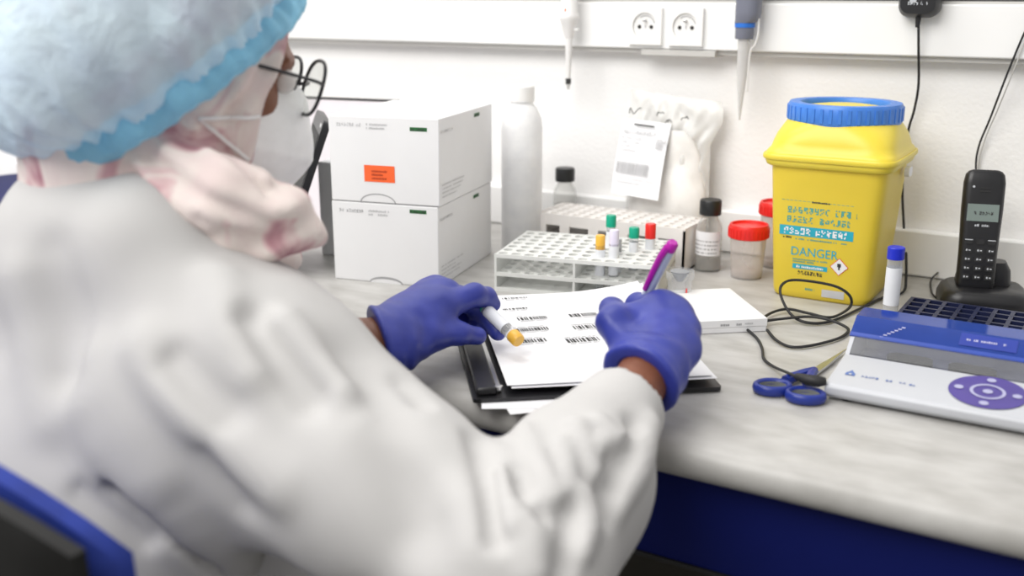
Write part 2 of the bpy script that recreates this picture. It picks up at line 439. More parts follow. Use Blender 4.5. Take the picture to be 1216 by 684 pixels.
def soft(name, f, lo, hi, h, m, parent, label=None, base=None, keep=None):
    v, q = surf(f, lo, hi, h)
    if keep is not None:
        kv = keep(v); q = q[kv[q].all(1)]
        used = np.unique(q); mp = np.full(len(v), -1); mp[used] = np.arange(len(used)); v = v[used]; q = mp[q]
    if base is not None: v = v-np.asarray(base)
    me = bpy.data.meshes.new(name)
    me.vertices.add(len(v)); me.vertices.foreach_set('co', v.astype(np.float32).ravel())
    me.loops.add(q.size); me.loops.foreach_set('vertex_index', q.ravel().astype(np.int32))
    me.polygons.add(len(q)); me.polygons.foreach_set('loop_start', (np.arange(len(q))*4).astype(np.int32))
    me.polygons.foreach_set('use_smooth', [True]*len(q))
    me.update(calc_edges=True); me.validate()
    me.materials.append(m)
    o = bpy.data.objects.new(name, me); col.objects.link(o); o.parent = parent
    if parent is None: o.location = (0, 0, DZ)
    if label: o['label'] = label
    return o
rng = random.Random(3)
# ------------------------------------------------------------------ the room
w = MB().box((-0.8, WY+0.05, 0.45), (6.0, 0.1, 2.46)).mk('wall_back', M['wall']); tag(w, 'white painted wall behind the bench', kind='structure')
fl = MB().box((-0.6, -1.3, -DZ-0.02), (6.0, 3.2, 0.04)).mk('floor', M['floor']); tag(fl, 'dark brown vinyl floor', kind='structure')

# cable trunking on the wall, base channel coloured grey for its shadow and gap lines
t = empty('cable_trunking', (-0.8, WY, 0.33), label='long white cable trunking running along the wall above the bench', cat='trunking')
MB().box((0, -0.012, 0), (4.6, 0.024, 0.076)).mk('base_channel', M['trunkbase'], t)
MB().box((0, -0.016, 0.0015), (4.6, 0.032, 0.066)).mk('cover', M['trunk'], t, bevel=0.002)
MB().box((-0.8+0.8+(-0.595+0.8), -0.018, -0.0365), (0.115, 0.036, 0.009)).mk('socket_bracket', M['trunkbase'], t, bevel=0.001)
t2 = empty('cable_trunking', (-0.8, WY, 0.414), label='upper strip of white trunking above the wall sockets, cut by the picture edge', cat='trunking')
MB().box((0, -0.010, 0), (4.6, 0.020, 0.084)).mk('cover', M['trunk'], t2, bevel=0.002)

def socket(px, py, label):
    p = wallp(px, py, WY-0.034)
    t = empty('power_socket', (p[0], WY-0.032, p[2]), label=label, cat='socket', group='sockets in the trunking')
    S = 0.0265
    # plate with a round opening
    v = []; f = []; n = 32; r = 0.0195
    for k in range(n):
        a = 2*math.pi*k/n; c, s = math.cos(a), math.sin(a); q = S/max(abs(c), abs(s))
        v += [(c*q, -0.007, s*q), (c*r, -0.007, s*r), (c*q, 0.0, s*q), (c*r, 0.004-0.008, s*r)]
    for k in range(n):
        a, b = 4*k, 4*((k+1) % n); f += [(a, a+1, b+1, b), (a+2, a, b, b+2), (a+1, a+3, b+3, b+1)]
    mk('face_plate', v, f, M['plate'], t, smooth=True, sharp=30)
    MB().lathe([(0, -0.004), (r, -0.004), (r, -0.0042), (0, -0.0042)][::-1], rot=Matrix.Rotation(math.radians(90), 3, 'X'), n=32)
    MB().lathe([(0, 0.0), (r+0.0004, 0.0), (r+0.0004, 0.0035), (0, 0.0035)], (0, 0, 0), 32, Matrix.Rotation(math.radians(90), 3, 'X')).mk('well', M['plate'], t, smooth=True)
    for sx in (-1, 1):
        MB().lathe([(0, 0.003), (0.0028, 0.003), (0.0028, 0.0045), (0, 0.0045)], (sx*0.0095, 0, -0.001), 12, Matrix.Rotation(math.radians(90), 3, 'X')).mk('pin_hole', M['dark'], t)
    MB().lathe([(0, 0.003), (0.002, 0.003), (0.002, 0.011), (0, 0.012)], (0.0, 0, 0.0085), 10, Matrix.Rotation(math.radians(90), 3, 'X')).mk('earth_pin', M['metal'], t, smooth=True)
    sh = Sheet(t, (0, -0.0038, 0), (1, 0, 0), (0, 0, 1))
    arc = [(0.0155*math.cos(a), 0.0155*math.sin(a)) for a in np.linspace(0.3, 2.2, 12)]
    arc += [(0.0143*math.cos(a), 0.0143*math.sin(a)) for a in np.linspace(2.2, 0.3, 12)]
    sh.poly('arc_mark', arc, M['inkgrey'])
    sh.quads('centre_mark', [(-0.0012, -0.003, 0.0024, 0.005)], M['inkpale'])
    return t
socket(767, 31, 'white wall socket nearer the slim white pipette, paired on the trunking')
socket(815, 32, 'white wall socket nearer the grey pipette, paired on the trunking')

# ------------------------------------------------------------------ bench
prof = [(WY-0.001, 0), (-0.632, 0)] + [(-0.632-0.018*math.sin(a), -0.018+0.018*math.cos(a)) for a in np.linspace(0, math.pi, 9)[1:]] + [(WY-0.001, -0.036)]
b = MB(); n = len(prof); X0, X1 = -2.6, 0.9
b.add([(X0, y, z) for y, z in prof]+[(X1, y, z) for y, z in prof], [tuple(range(n)), tuple(range(2*n-1, n-1, -1))]+[(k, n+k, n+(k+1) % n, (k+1) % n) for k in range(n)])
o = b.mk('worktop', M['top'], smooth=True, sharp=30); tag(o, 'pale marbled worktop with rounded front edge carrying the laboratory things', 'worktop')
o = MB().box((-0.85, WY-0.009, 0.033), (3.5, 0.016, 0.064)).mk('upstand', M['trunk'], bevel=0.003); tag(o, 'low pale upstand strip where the worktop meets the wall', 'upstand')
t = empty('bench_frame', (-0.85, -0.3, -DZ), label='navy blue bench underframe with deep front panel below the worktop', cat='bench')
MB().box((0, -0.315, DZ-0.036-0.046), (3.4, 0.018, 0.09)).mk('front_panel', M['navy'], t)
MB().box((0, -0.316, DZ-0.129), (3.4, 0.022, 0.004)).mk('panel_edging', M['chairblack'], t)
MB().box((0, 0.30, 0.37), (3.2, 0.015, 0.70)).mk('added_dark_panel', M['under'], t)  # added panel hiding the lit wall, so the space below the bench stays dark
for sx in (-1.6, 1.6):
    MB().box((sx, 0.02, (DZ-0.037)/2), (0.03, 0.62, DZ-0.038)).mk('side_panel', M['navy'], t)

# ------------------------------------------------------------------ white cartons
def carton(loc, rz, W, D, H, label, upper):
    t = empty('carton', loc, rz, label, 'box', 'white cartons stacked by the wall')
    MB().box((0, 0, H/2), (W, D, H)).mk('body', M['card'], t, bevel=0.0015)
    fr = Sheet(t, (0, -D/2, 0), (1, 0, 0), (0, 0, 1)); sd = Sheet(t, (W/2, 0, 0), (0, 1, 0), (0, 0, 1))
    # lid: separate top tray, a little wider
    fr.words(-W/2+0.012, H-0.014, 0.035, 0.0045, M['inkpale'] if upper else M['inkgrey'], rng)
    fr.words(-W/2+0.055, H-0.012, 0.03, 0.003, M['inkpale'], rng, rows=2)
    fr.quads('green_mark', [(W/2-0.040, H-0.017 if upper else H-0.010, 0.024, 0.005)], M['green'])
    fr.words(W/2-0.039, H-0.0165 if upper else H-0.0095, 0.022, 0.0035, M['ink'], rng, h=0.0006)
    sd.quads('green_mark', [(D/2-0.075, H-0.012, 0.022, 0.005)], M['green'])
    sd.words(D/2-0.074, H-0.0115, 0.020, 0.0035, M['ink'], rng, h=0.0006)
    sd.words(-D/2+0.005, H-0.020, 0.045, 0.004, M['inkpale'], rng)
    sd.words(-D/2+0.008, 0.026, 0.08, 0.0022, M['inkpale'], rng, rows=4, gap=2.4)
    # half-moon finger notch at the foot of the front
    a = np.linspace(0, math.pi, 16)
    moon = [(0.026*math.cos(x), 0.0125*math.sin(x)) for x in a]
    off = -0.010 if upper else 0.0
    if upper:
        fr.poly('notch_edge', [(off+x, y) for x, y in moon]+[(off+x*0.93, y*0.88) for x, y in moon[::-1]], M['inkgrey'])
    else:
        fr.poly('finger_notch', [(off+x*0.95, y*0.7) for x, y in moon], M['inkgrey'])
        fr.poly('notch_flap', [(off+x*0.88, y*0.45) for x, y in moon], M['card'], h=0.0006)
    if upper:
        fr.quads('orange_sticker', [(-W/2+0.050, 0.028, 0.044, 0.022)], M['orange'], h=0.0005)
        fr.words(-W/2+0.061, 0.041, 0.022, 0.0028, M['inkred'], rng, rows=3, gap=1.7, h=0.0008)
    return t
u = np.array([math.cos(math.radians(12)), math.sin(math.radians(12))]); vv = np.array([-u[1], u[0]])
CW, CD = 0.155, 0.205
c0 = np.array([-0.772, -0.34])
cc = c0-u*CW/2+vv*CD/2
carton((cc[0], cc[1], 0), math.radians(12), CW, CD, 0.109, 'plain white carton with finger notch, lower one of the stack', False)
carton((cc[0]+0.0015, cc[1], 0.110), math.radians(12.4), CW+0.002, CD, 0.114, 'white carton with an orange sticker, upper one of the stack', True)

# things behind the cartons
t = empty('folder', (-1.10, -0.13, 0), math.radians(10), 'pale pink folder with dark top edge standing behind the cartons', 'folder')
MB().box((0, 0, 0.107), (0.20, 0.012, 0.214)).mk('cover', M['pinkboard'], t)
MB().box((0, 0, 0.2155), (0.20, 0.013, 0.003)).mk('edge_binding', M['ink'], t)
t = empty('tablet', (-0.984, -0.424, 0), 0, 'black flat tablet leaning against the cartons beside the face mask', 'tablet')
te = Vector((0.056, 0.055, 0.208)).normalized(); tw = Vector((-0.70, 0.714, 0)).normalized(); tn = te.cross(tw); tn = tn if tn.y < 0 else -tn
def tmap(x, y, z): return tw*x+te*y+tn*z+Vector((0, 0, 0.002))
MB().prism([(x+0.075, y+0.1135) for x, y in rounded(0.15, 0.225, 0.008)], -0.005, 0.005, tmap).mk('housing', M['black'], t, smooth=True, sharp=35)
MB().prism([(x+0.075, y+0.108) for x, y in rounded(0.138, 0.195, 0.002)], 0.0048, 0.0056, tmap).mk('screen', M['dark'], t)
MB().prism([(x+0.020, y+0.217) for x, y in rounded(0.02, 0.005, 0.001)], 0.0048, 0.0056, tmap).mk('badge', M['inkpale'], t)
t = empty('file_box', (-1.005, -0.210, 0), math.radians(12), 'low pale grey file box between the tablet and the cartons', 'box')
MB().box((0, 0, 0.070), (0.075, 0.12, 0.14)).mk('body', M['greybox'], t, bevel=0.002)
MB().lathe([(0, 0), (0.0035, 0), (0.0035, 0.002), (0, 0.002)], (-0.01, -0.060, 0.05), 10, Matrix.Rotation(math.radians(90), 3, 'X')).mk('stud', M['ink'], t)

# far end of the bench, mostly hidden by the head
t = empty('archive_box', (-1.60, -0.40, 0), math.radians(-18), 'navy archive box with white spine label beyond the shoulder', 'box')
MB().box((0, 0, 0.035), (0.25, 0.2, 0.07)).mk('body', M['navy'], t, bevel=0.003)
MB().box((0.07, -0.1005, 0.038), (0.014, 0.002, 0.04)).mk('spine_label', M['card'], t)
t = empty('paper_stack', (-1.80, -0.10, 0.0), math.radians(8), 'stack of white paper at the far end of the bench', 'paper')
for k in range(3): MB().box((0.003*k, 0.004*(-1)**k, 0.016+0.032*k), (0.30, 0.21, 0.0318)).mk('ream', M['paper'], t, bevel=0.001)

# ------------------------------------------------------------------ bottles
t = empty('wash_bottle', (-0.782, -0.105, 0), label='tall frosted plastic bottle half full of clear liquid beside the cartons', cat='bottle')
BP = [(0, 0.0), (0.028, 0.0), (0.0305, 0.004), (0.0305, 0.185), (0.029, 0.200), (0.022, 0.216), (0.0165, 0.222), (0.0165, 0.228)]
MB().lathe(BP, n=32).mk('body', M['hdpe'], t, smooth=True)
MB().lathe([(0, 0.002), (0.0275, 0.002), (0.0292, 0.006), (0.0292, 0.146), (0, 0.146)], n=32).mk('liquid', M['hdpe_liquid'], t, smooth=True)
MB().lathe([(0, 0.226), (0.0185, 0.226), (0.0185, 0.247), (0.017, 0.249), (0, 0.249)], n=32).mk('cap', M['plate'], t, smooth=True, sharp=35)

def reagent(loc, H, r, fill, label, lab=True, rz=0.0):
    t = empty('reagent_bottle', loc, rz, label, 'bottle', 'small reagent bottles with black caps')
    ch = 0.021
    sh = H-ch
    MB().lathe([(0, 0), (r*0.92, 0), (r, 0.003), (r, sh-0.020), (r*0.9, sh-0.013), (r*0.62, sh-0.004), (r*0.6, sh+0.002)], n=28).mk('body', M['glass'], t, smooth=True)
    MB().lathe([(0, 0.002), (r*0.93, 0.003), (r*0.93, fill), (0, fill)], n=28).mk('liquid', M['liquid'], t, smooth=True)
    prof = [(0, sh), (r*0.82, sh), (r*0.84, sh+0.002), (r*0.84, H-0.002), (r*0.78, H), (0, H)]
    MB().lathe(prof, n=28).mk('cap', M['cap_black'], t, smooth=True, sharp=35)
    if lab:
        v = []; f = []; m = 14; rr = r+0.0004
        for k in range(m+1):
            a = math.radians(-165+150*k/m); v += [(rr*math.cos(a), rr*math.sin(a), 0.024), (rr*math.cos(a), rr*math.sin(a), sh-0.022)]
        for k in range(m): f.append((2*k, 2*k+2, 2*k+3, 2*k+1))
        lb = mk('label', v, f, M['paper'], t, smooth=True)
        b = MB()
        for row in range(4):
            k = 3
            while k < 24:
                wd = rng.uniform(0.5, 1.6); a0 = math.radians(-165+150*k/27); a1 = math.radians(-165+150*(k+wd)/27); z = 0.027+row*0.0055
                q = rr+0.0003; b.add([(q*math.cos(a0), q*math.sin(a0), z), (q*math.cos(a1), q*math.sin(a1), z), (q*math.cos(a1), q*math.sin(a1), z+0.002), (q*math.cos(a0), q*math.sin(a0), z+0.002)], [(0, 1, 2, 3)])
                k += wd+rng.uniform(0.3, 1.2)
        b.mk('label_print', M['inkgrey'], lb)
    return t
reagent((-0.500, -0.065, 0), 0.101, 0.0182, 0.022, 'clear reagent bottle with black cap and white label beside red lidded cup')
reagent((-0.772, 0.014, 0), 0.112, 0.0185, 0.055, 'clear bottle with black cap behind the cream rack, beside the frosted bottle', lab=False)

def cup(loc, label, r=0.0245, H=0.075):
    t = empty('specimen_cup', loc, 0, label, 'cup', 'specimen cups with red lids')
    MB().lathe([(0, 0.0), (r*0.84, 0.0), (r*0.86, 0.003), (r, H-0.02), (r, H-0.012)], n=30).mk('body', M['cup'], t, smooth=True)
    MB().lathe([(0, 0.003), (r*0.80, 0.003), (r*0.84, 0.010), (0, 0.010)], n=30).mk('base_web', M['cup'], t, smooth=True)
    prof = [(r*1.04, H-0.019), (r*1.12, H-0.018), (r*1.12, H-0.004), (r*1.05, H), (r*0.95, H), (r*0.92, H-0.003), (0, H-0.003)]
    lid = MB().lathe(prof, n=30).mk('lid', M['redlid'], t, smooth=True, sharp=50)
    b = MB()
    for k in range(30):
        a = 2*math.pi*k/30; b.box((r*1.125*math.cos(a), r*1.125*math.sin(a), H-0.011), (0.001, 0.0022, 0.012), a)
    b.mk('grip_ribs', M['redlid'], lid)['kind'] = 'stuff'
    return t
cup((-0.440, -0.075, 0), 'clear specimen cup with red lid standing in the open beside the yellow bin')
cup((-0.424, 0.005, 0), 'clear specimen cup with red lid half hidden behind the yellow bin', H=0.094)

# small open sample cup between the pen and the flat white box
p = desk(806, 359)
t = empty('sample_cup', (p[0], p[1], 0), label='small clear sample cup with grey conical insert and amber residue', cat='cup')
MB().lathe([(0, 0), (0.0135, 0), (0.0145, 0.002), (0.016, 0.030), (0.018, 0.033), (0.018, 0.042)], n=24).mk('body', M['tube'], t, smooth=True)
MB().lathe([(0, 0.028), (0.004, 0.028), (0.0125, 0.041), (0, 0.041)], n=24).mk('insert', M['greyliquid'], t, smooth=True)
MB().lathe([(0, 0.001), (0.0128, 0.001), (0.013, 0.004), (0, 0.004)], n=24).mk('residue', M['amber'], t, smooth=True)
MB().box((0.0125, -0.008, 0.016), (0.002, 0.0015, 0.012)).mk('red_mark', M['redlid'], t)

# ------------------------------------------------------------------ racks
def holed_plate(x0, y0, nx, ny, px, py, z, th, hr, n=12):
    """plate of nx by ny cells, each with a round hole through it"""
    b = MB()
    for i in range(nx):
        for j in range(ny):
            cx, cy = x0+(i+0.5)*px, y0+(j+0.5)*py
            v = []; f = []
            for k in range(n):
                a = 2*math.pi*(k+0.5)/n; c, s = math.cos(a), math.sin(a); q = 1/max(abs(c), abs(s))
                o_ = (cx+c*q*px/2, cy+s*q*py/2); h_ = (cx+c*hr, cy+s*hr)
                v += [(o_[0], o_[1], z+th), (h_[0], h_[1], z+th), (h_[0], h_[1], z), (o_[0], o_[1], z)]
            for k in range(n):
                a, c = 4*k, 4*((k+1) % n); f += [(a, c, c+1, a+1), (a+1, c+1, c+2, a+2), (a+2, c+2, c+3, a+3)]
            b.add(v, f)
    W_, D_ = nx*px, ny*py
    c4 = [(x0, y0), (x0+W_, y0), (x0+W_, y0+D_), (x0, y0+D_)]
    for a, c in zip(c4, c4[1:]+c4[:1]): b.add([(*a, z), (*c, z), (*c, z+th), (*a, z+th)], [(0, 1, 2, 3)])
    return b
RA = math.radians(13)
rk = empty('tube_rack', (-0.703, -0.312, 0), RA, 'grey two tier test tube rack in front, holding capped tubes', 'rack')
RW, RD, RH = 0.215, 0.145, 0.049
NX, NY = 12, 7
for z in (0.046, 0.0215): holed_plate(0, 0, NX, NY, RW/NX, RD/NY, z, 0.003, 0.0066).mk('holed_shelf', M['rackgrey'], rk, smooth=True, sharp=30)
MB().box((RW/2, RD/2, 0.0015), (RW, RD, 0.003)).mk('base_plate', M['rackgrey'], rk)
for x in (0.0015, RW*0.5, RW-0.0015):
    MB().box((x, RD/2, RH/2), (0.003, RD, RH-0.001)).mk('divider', M['rackgrey'], rk)
for y in (0.0012, RD-0.0012):
    for z in (0.0475, 0.023, 0.0025):
        MB().box((RW/2, y, z), (RW, 0.003, 0.005)).mk('rail', M['rackgrey'], rk)
def cell(i, j):
    x, y = (i+0.5)*RW/NX, (j+0.5)*RD/NY; c, s = math.cos(RA), math.sin(RA)
    return (-0.703+c*x-s*y, -0.312+s*x+c*y, 0.0035)
def test_tube(loc, H, r, capm, capname, label, fill=None, caph=0.014, lab=True, capr=1.15, tilt=0.0, group='test tubes in the grey rack'):
    t = empty('test_tube', loc, 0, label, 'tube', group)
    t.rotation_euler = (tilt*0.6, tilt, 0)
    MB().lathe([(0, 0), (r*0.6, 0.001), (r*0.93, 0.004), (r, 0.008), (r, H-caph*0.6)], n=16).mk('glass', M['tube'], t, smooth=True)
    MB().lathe([(0, H-caph), (r*capr, H-caph), (r*capr, H-0.001), (r*capr*0.9, H), (0, H)], n=16).mk('cap', capm, t, smooth=True, sharp=40)
    if lab: MB().lathe([(r+0.0003, H*0.28), (r+0.0003, H*0.75)], n=16).mk('label', M['tubelabel'], t, smooth=True)
    if fill: MB().lathe([(0, 0.002), (r*0.85, 0.006), (r*0.9, fill[1]), (0, fill[1])], n=16).mk('sample', fill[0], t, smooth=True)
    return t
test_tube(cell(7, 1), 0.074, 0.0062, M['yellowcap'], 'cap', 'sample tube with amber cap in the grey rack', caph=0.022, capr=1.0)
test_tube(cell(8, 1), 0.082, 0.0062, M['lilac'], 'cap', 'sample tube with pale lilac cap in the grey rack', caph=0.03, capr=1.0)
test_tube(cell(7, 4), 0.088, 0.006, M['greencap'], 'cap', 'taller tube with green cap in the grey rack', caph=0.016)
test_tube(cell(9, 3), 0.078, 0.006, M['greencap'], 'cap', 'shorter tube with green cap beside the red capped tube', caph=0.014)
test_tube(cell(10, 4), 0.080, 0.0062, M['redlid'], 'cap', 'tube with bright red cap in the grey rack', caph=0.02)
test_tube(cell(8, 2), 0.066, 0.006, M['white'], 'cap', 'sample tube with plain white cap in the grey rack', caph=0.02, capr=1.0)

p2a = desk(636, 258, 0.058)
r2 = empty('tube_rack', (-0.758, -0.102, 0), math.radians(0), 'cream test tube rack with square front openings, behind the grey rack', 'rack')
W2, D2, H2 = 0.236, 0.085, 0.063
holed_plate(0, 0, 13, 5, W2/13, D2/5, H2-0.003, 0.003, 0.0066).mk('holed_top', M['rackpink'], r2, smooth=True, sharp=30)
MB().box((W2/2, D2/2, 0.0015), (W2, D2, 0.003)).mk('base_plate', M['rackpink'], r2)
nb = 5
for side, y in (('front', 0.0015), ('rear', D2-0.0015)):
    for k in range(nb+1):
        MB().box((k*W2/nb if 0 < k < nb else (0.008 if k == 0 else W2-0.008), y, H2/2-0.0015), (0.016, 0.003, H2-0.003)).mk('post', M['rackpink'], r2)
    for z in (0.006, H2-0.010): MB().box((W2/2, y+0.0002, z), (W2, 0.003, 0.014)).mk('rail', M['rackpink'], r2)
for x in (0.0015, W2-0.0015): MB().box((x, D2/2, H2/2-0.0015), (0.003, D2, H2-0.003)).mk('end_panel', M['rackpink'], r2)
for z in (0.026, H2-0.0065): MB().box((W2/2, D2/2, z), (W2-0.008, D2-0.008, 0.003)).mk('tier', M['rackpink'], r2)  # upper tier added close beneath the holes to keep them from looking dark

# ------------------------------------------------------------------ labelled polythene bag against the wall
bg = empty('plastic_bag', (-0.602, 0.006, 0), label='wrinkled clear plastic bag with printed white label leaning on the wall', cat='bag')
def bag_surface(nx=34, nz=44):
    def shape(u, s):
        z = 0.236*s
        half = 0.068*(1-0.05*s)
        x = (u-0.5)*2*half-0.012*s+0.005
        if s > 0.72: x += max(0, u-0.6)*0.045*(min((s-0.72)/0.15, 1))*(1 if s < 0.97 else 0.85)
        z += -0.012*u*s
        bulge = 0.028*max(0, math.sin(math.pi*min(1, u)))**0.6*max(0, math.sin(math.pi*min(1, s*1.0)))**0.5*(1-0.65*s)
        wr = 0.0022*math.sin(31*u+9*s+2*math.sin(13*s))+0.0016*math.sin(17*s*2.1+11*u)+0.0012*math.sin(57*u-38*s)
        return x, z, bulge, wr
    v = []; f = []
    for sgn in (-1, 1):
        b0 = len(v)
        for j in range(nz+1):
            for i in range(nx+1):
                u_, s_ = i/nx, j/nz; x, z, bu, wr = shape(u_, s_)
                e = min(1, 8*min(u_, 1-u_, s_ if s_ < 0.5 else 1-s_)+0.05)
                y = sgn*(bu if sgn < 0 else 0.4*bu)+wr*e+0.03*s_+0.004
                v.append((x, min(y, 0.046), z+0.001))
        for j in range(nz):
            for i in range(nx):
                q = (b0+j*(nx+1)+i, b0+j*(nx+1)+i+1, b0+(j+1)*(nx+1)+i+1, b0+(j+1)*(nx+1)+i)
                f.append(q if sgn < 0 else q[::-1])
    return v, f
v, f = bag_surface(); mk('film', v, f, M['bag'], bg, smooth=True, sharp=180)
def bagfill():
    bg_f = lambda P: smin(ell(P, (0.004, 0.004, 0.055), np.eye(3), (0.060, 0.017, 0.060)), ell(P, (0.012, 0.016, 0.11), np.eye(3), (0.045, 0.012, 0.075)), 0.03)+0.0012*wsin(P, 120, 0.4)
    return soft('contents', bg_f, (-0.07, -0.04, -0.008), (0.09, 0.06, 0.18), 0.004, M['bagfill'], bg)
bagfill()
# the label: a sheet that follows the front of the bag
tilt = Vector((0, 0.17, 1)).normalized()
def label_sheet():
    v = []; f = []; m = 8
    for k in range(m+1):
        s = k/m; v += [(-0.071-0.004*s+0.0, -0.0305+0.047*s-0.004*math.sin(math.pi*s), 0.088+0.107*s), (0.008-0.004*s, -0.036+0.050*s-0.004*math.sin(math.pi*s), 0.084+0.107*s)]
    for k in range(m): f.append((2*k, 2*k+1, 2*k+3, 2*k+2))
    return mk('label', v, f, M['paper'], bg, smooth=True)
lb = label_sheet()
ls = Sheet(bg, (-0.071, -0.0375, 0.088), (0.997, -0.06, -0.05), (-0.03, 0.44, 1))
ls.words(0.004, 0.096, 0.058, 0.0050, M['inkgrey'], rng, name='heading')
ls.quads('pen_stroke', [(0.022, 0.109, 0.034, 0.0028)], M['ink'])
ls.words(0.004, 0.088, 0.034, 0.003, M['inkpale'], rng, rows=4, gap=2.1)
ls.barcode(0.004, 0.034, 0.052, 0.018, M['inkgrey'], rng)
ls.words(0.004, 0.026, 0.065, 0.0022, M['inkpale'], rng, rows=2, gap=2.6)
ls.words(0.062, 0.090, 0.018, 0.0026, M['inkgrey'], rng, rows=5, gap=1.2)
# handwriting on the bag above the label
def scrawl(pts, wd=0.0011):
    q = spline(pts, 5); return MB().tube([(p[0], p[1], p[2]) for p in q], wd, 4).mk('handwriting', M['ink'], bg)
for (x, z, s_) in ((-0.052, 0.206, 1), (-0.008, 0.205, 0.7), (0.006, 0.195, 0.6), (0.030, 0.201, 0.7)):
    scrawl([(x+s_*dx, -0.0235+0.17*(z-0.18)+0.005, z+s_*dz) for dx, dz in [(0, 0)]+[(0.0035*(k+1)+rng.uniform(-0.002, 0.002), rng.uniform(-0.001, 0.010)) for k in range(5)]], 0.0007)

# ------------------------------------------------------------------ yellow sharps bin
def se(hx, hy, n, z, N=64, cx=0, cy=0):
    r = []
    for k in range(N):
        a = 2*math.pi*(k+0.5)/N; c, s = math.cos(a), math.sin(a)
        r.append((cx+hx*math.copysign(abs(c)**(2/n), c), cy+hy*math.copysign(abs(s)**(2/n), s), z))
    return r
sb = empty('sharps_bin', (-0.323, -0.083, 0), math.radians(0), 'yellow sharps bin with blue ring lid and danger printing', 'bin')
bh = [(0.0, 0.058, 8), (0.003, 0.061, 8), (0.01, 0.0625, 8), (0.09, 0.0675, 8), (0.178, 0.0730, 8)]
body = MB().loft([se(h, h, n, z) for z, h, n in bh]).mk('body', M['yellow'], sb, smooth=True, sharp=60)
lid = MB().loft([se(0.0755, 0.0755, 8, 0.170), se(0.0785, 0.0785, 8, 0.172), se(0.0800, 0.0800, 8, 0.176), se(0.0805, 0.0805, 8, 0.186), se(0.0785, 0.0785, 7, 0.190), se(0.0765, 0.0765, 6, 0.193),
                 se(0.0755, 0.0755, 5, 0.200), se(0.0735, 0.0735, 4, 0.209), se(0.070, 0.070, 3, 0.218), se(0.0675, 0.0675, 2.3, 0.224), se(0.066, 0.066, 2, 0.227)]).mk('lid', M['yellow_lid'], sb, smooth=True, sharp=50)
MB().loft([se(0.0822, 0.0822, 8, 0.179), se(0.0830, 0.0830, 8, 0.1805), se(0.0830, 0.0830, 8, 0.184), se(0.0822, 0.0822, 8, 0.1855)]).mk('lid_bead', M['yellow_lid'], lid, smooth=True, sharp=50)
ring = MB().lathe([(0.062, 0.222), (0.0685, 0.222), (0.0700, 0.225), (0.0700, 0.243), (0.0680, 0.2465), (0.055, 0.2465), (0.053, 0.244), (0.053, 0.238)], n=64).mk('ring', M['blue_ring'], sb, smooth=True, sharp=50)
for k in range(40):
    a = 2*math.pi*k/40
    MB().box((0.0703*math.cos(a), 0.0703*math.sin(a), 0.234), (0.0012, 0.004, 0.017), a).mk('grip_rib', M['blue_ring'], ring)
MB().lathe([(0, 0.2435), (0.030, 0.243), (0.048, 0.2405), (0.0535, 0.238)][::-1], n=48).mk('closure_disc', M['yellow_lid'], sb, smooth=True)
for sx in (-1, 1):
    MB().prism(rounded(0.022, 0.012, 0.005), -0.003, 0.003, lambda x, y, z: (sx*(0.080+z), 0.02+x, 0.162+y)).mk('handle_lug', M['greybox'], sb, smooth=True, sharp=40)
bs = Sheet(body, (0, -0.0621, 0), (1, 0, 0), (0, -0.0105/0.178, 1))
bs.quads('fill_line', [(-0.052+0.0053*k, 0.1285-0.00005*k, 0.004, 0.0006) for k in range(17)], M['tealtext'])
bs.words(-0.014, 0.127, 0.022, 0.0025, M['ink'], rng)
bs.words(-0.050, 0.1125, 0.092, 0.0082, M['tealtext'], rng)
bs.words(-0.044, 0.1005, 0.078, 0.0082, M['tealtext'], rng)
bs.quads('band', [(-0.053, 0.0835, 0.092, 0.0125)], M['teal'])
bs.words(-0.047, 0.0855, 0.078, 0.0085, M['whitemark'], rng, h=0.0007)
bs.words(-0.048, 0.0795, 0.014, 0.0025, M['ink'], rng)
bs.words(-0.032, 0.0785, 0.064, 0.0022, M['tealtext'], rng)
bs.text('DANGER', -0.0375, 0.0580, 0.0160, M['teal'], ww=0.92)
bs.words(-0.034, 0.0520, 0.044, 0.0020, M['tealtext'], rng, rows=2, gap=1.5)
bs.quads('band', [(-0.034, 0.0405, 0.044, 0.0062)], M['teal'])
bs.words(-0.029, 0.0420, 0.034, 0.003, M['whitemark'], rng, h=0.0007)
bs.words(-0.030, 0.0330, 0.034, 0.0048, M['ink'], rng)
dm = lambda s: [(0.0245-s, 0.049), (0.0245, 0.049-s), (0.0245+s, 0.049), (0.0245, 0.049+s)]
bs.poly('hazard_diamond', dm(0.0115), M['redlid'], h=0.0004)
bs.poly('hazard_field', dm(0.0105), M['whitemark'], h=0.0007)
bs.quads('hazard_symbol', [(0.0222, 0.049, 0.0045, 0.0045), (0.0235, 0.0455, 0.002, 0.004)], M['ink'], h=0.001)
bs.words(-0.02, 0.013, 0.016, 0.003, M['tealtext'], rng)
bs.quads('grey_label', [(0.005, 0.007, 0.028, 0.010)], M['inkpale'])

# ------------------------------------------------------------------ flat white box
q = [desk(820, 382, 0.016), desk(911, 378, 0.016), desk(902, 340, 0.016), desk(820, 345, 0.016)]
ux = (q[1]-q[0])[:2]; wl = np.linalg.norm(ux); an = math.atan2(ux[1], ux[0])
vx = np.array([-math.sin(an), math.cos(an)]); dl = float(((q[3]-q[0])[:2]+(q[2]-q[1])[:2])@vx/2)
ce = (q[0]+q[1])[:2]/2+vx*dl/2
t = empty('flat_box', (ce[0], ce[1], 0), an, 'small flat white card box lying beside the hand with the pen', 'box')
MB().box((0, 0, 0.008), (wl, dl, 0.0158)).mk('body', M['card'], t, bevel=0.001)
MB().box((0, 0.0, 0.0115), (wl+0.0012, dl+0.0012, 0.0095)).mk('lid', M['card'], t, bevel=0.0008)
s_ = Sheet(t, (0, -dl/2-0.0006, 0), (1, 0, 0), (0, 0, 1))
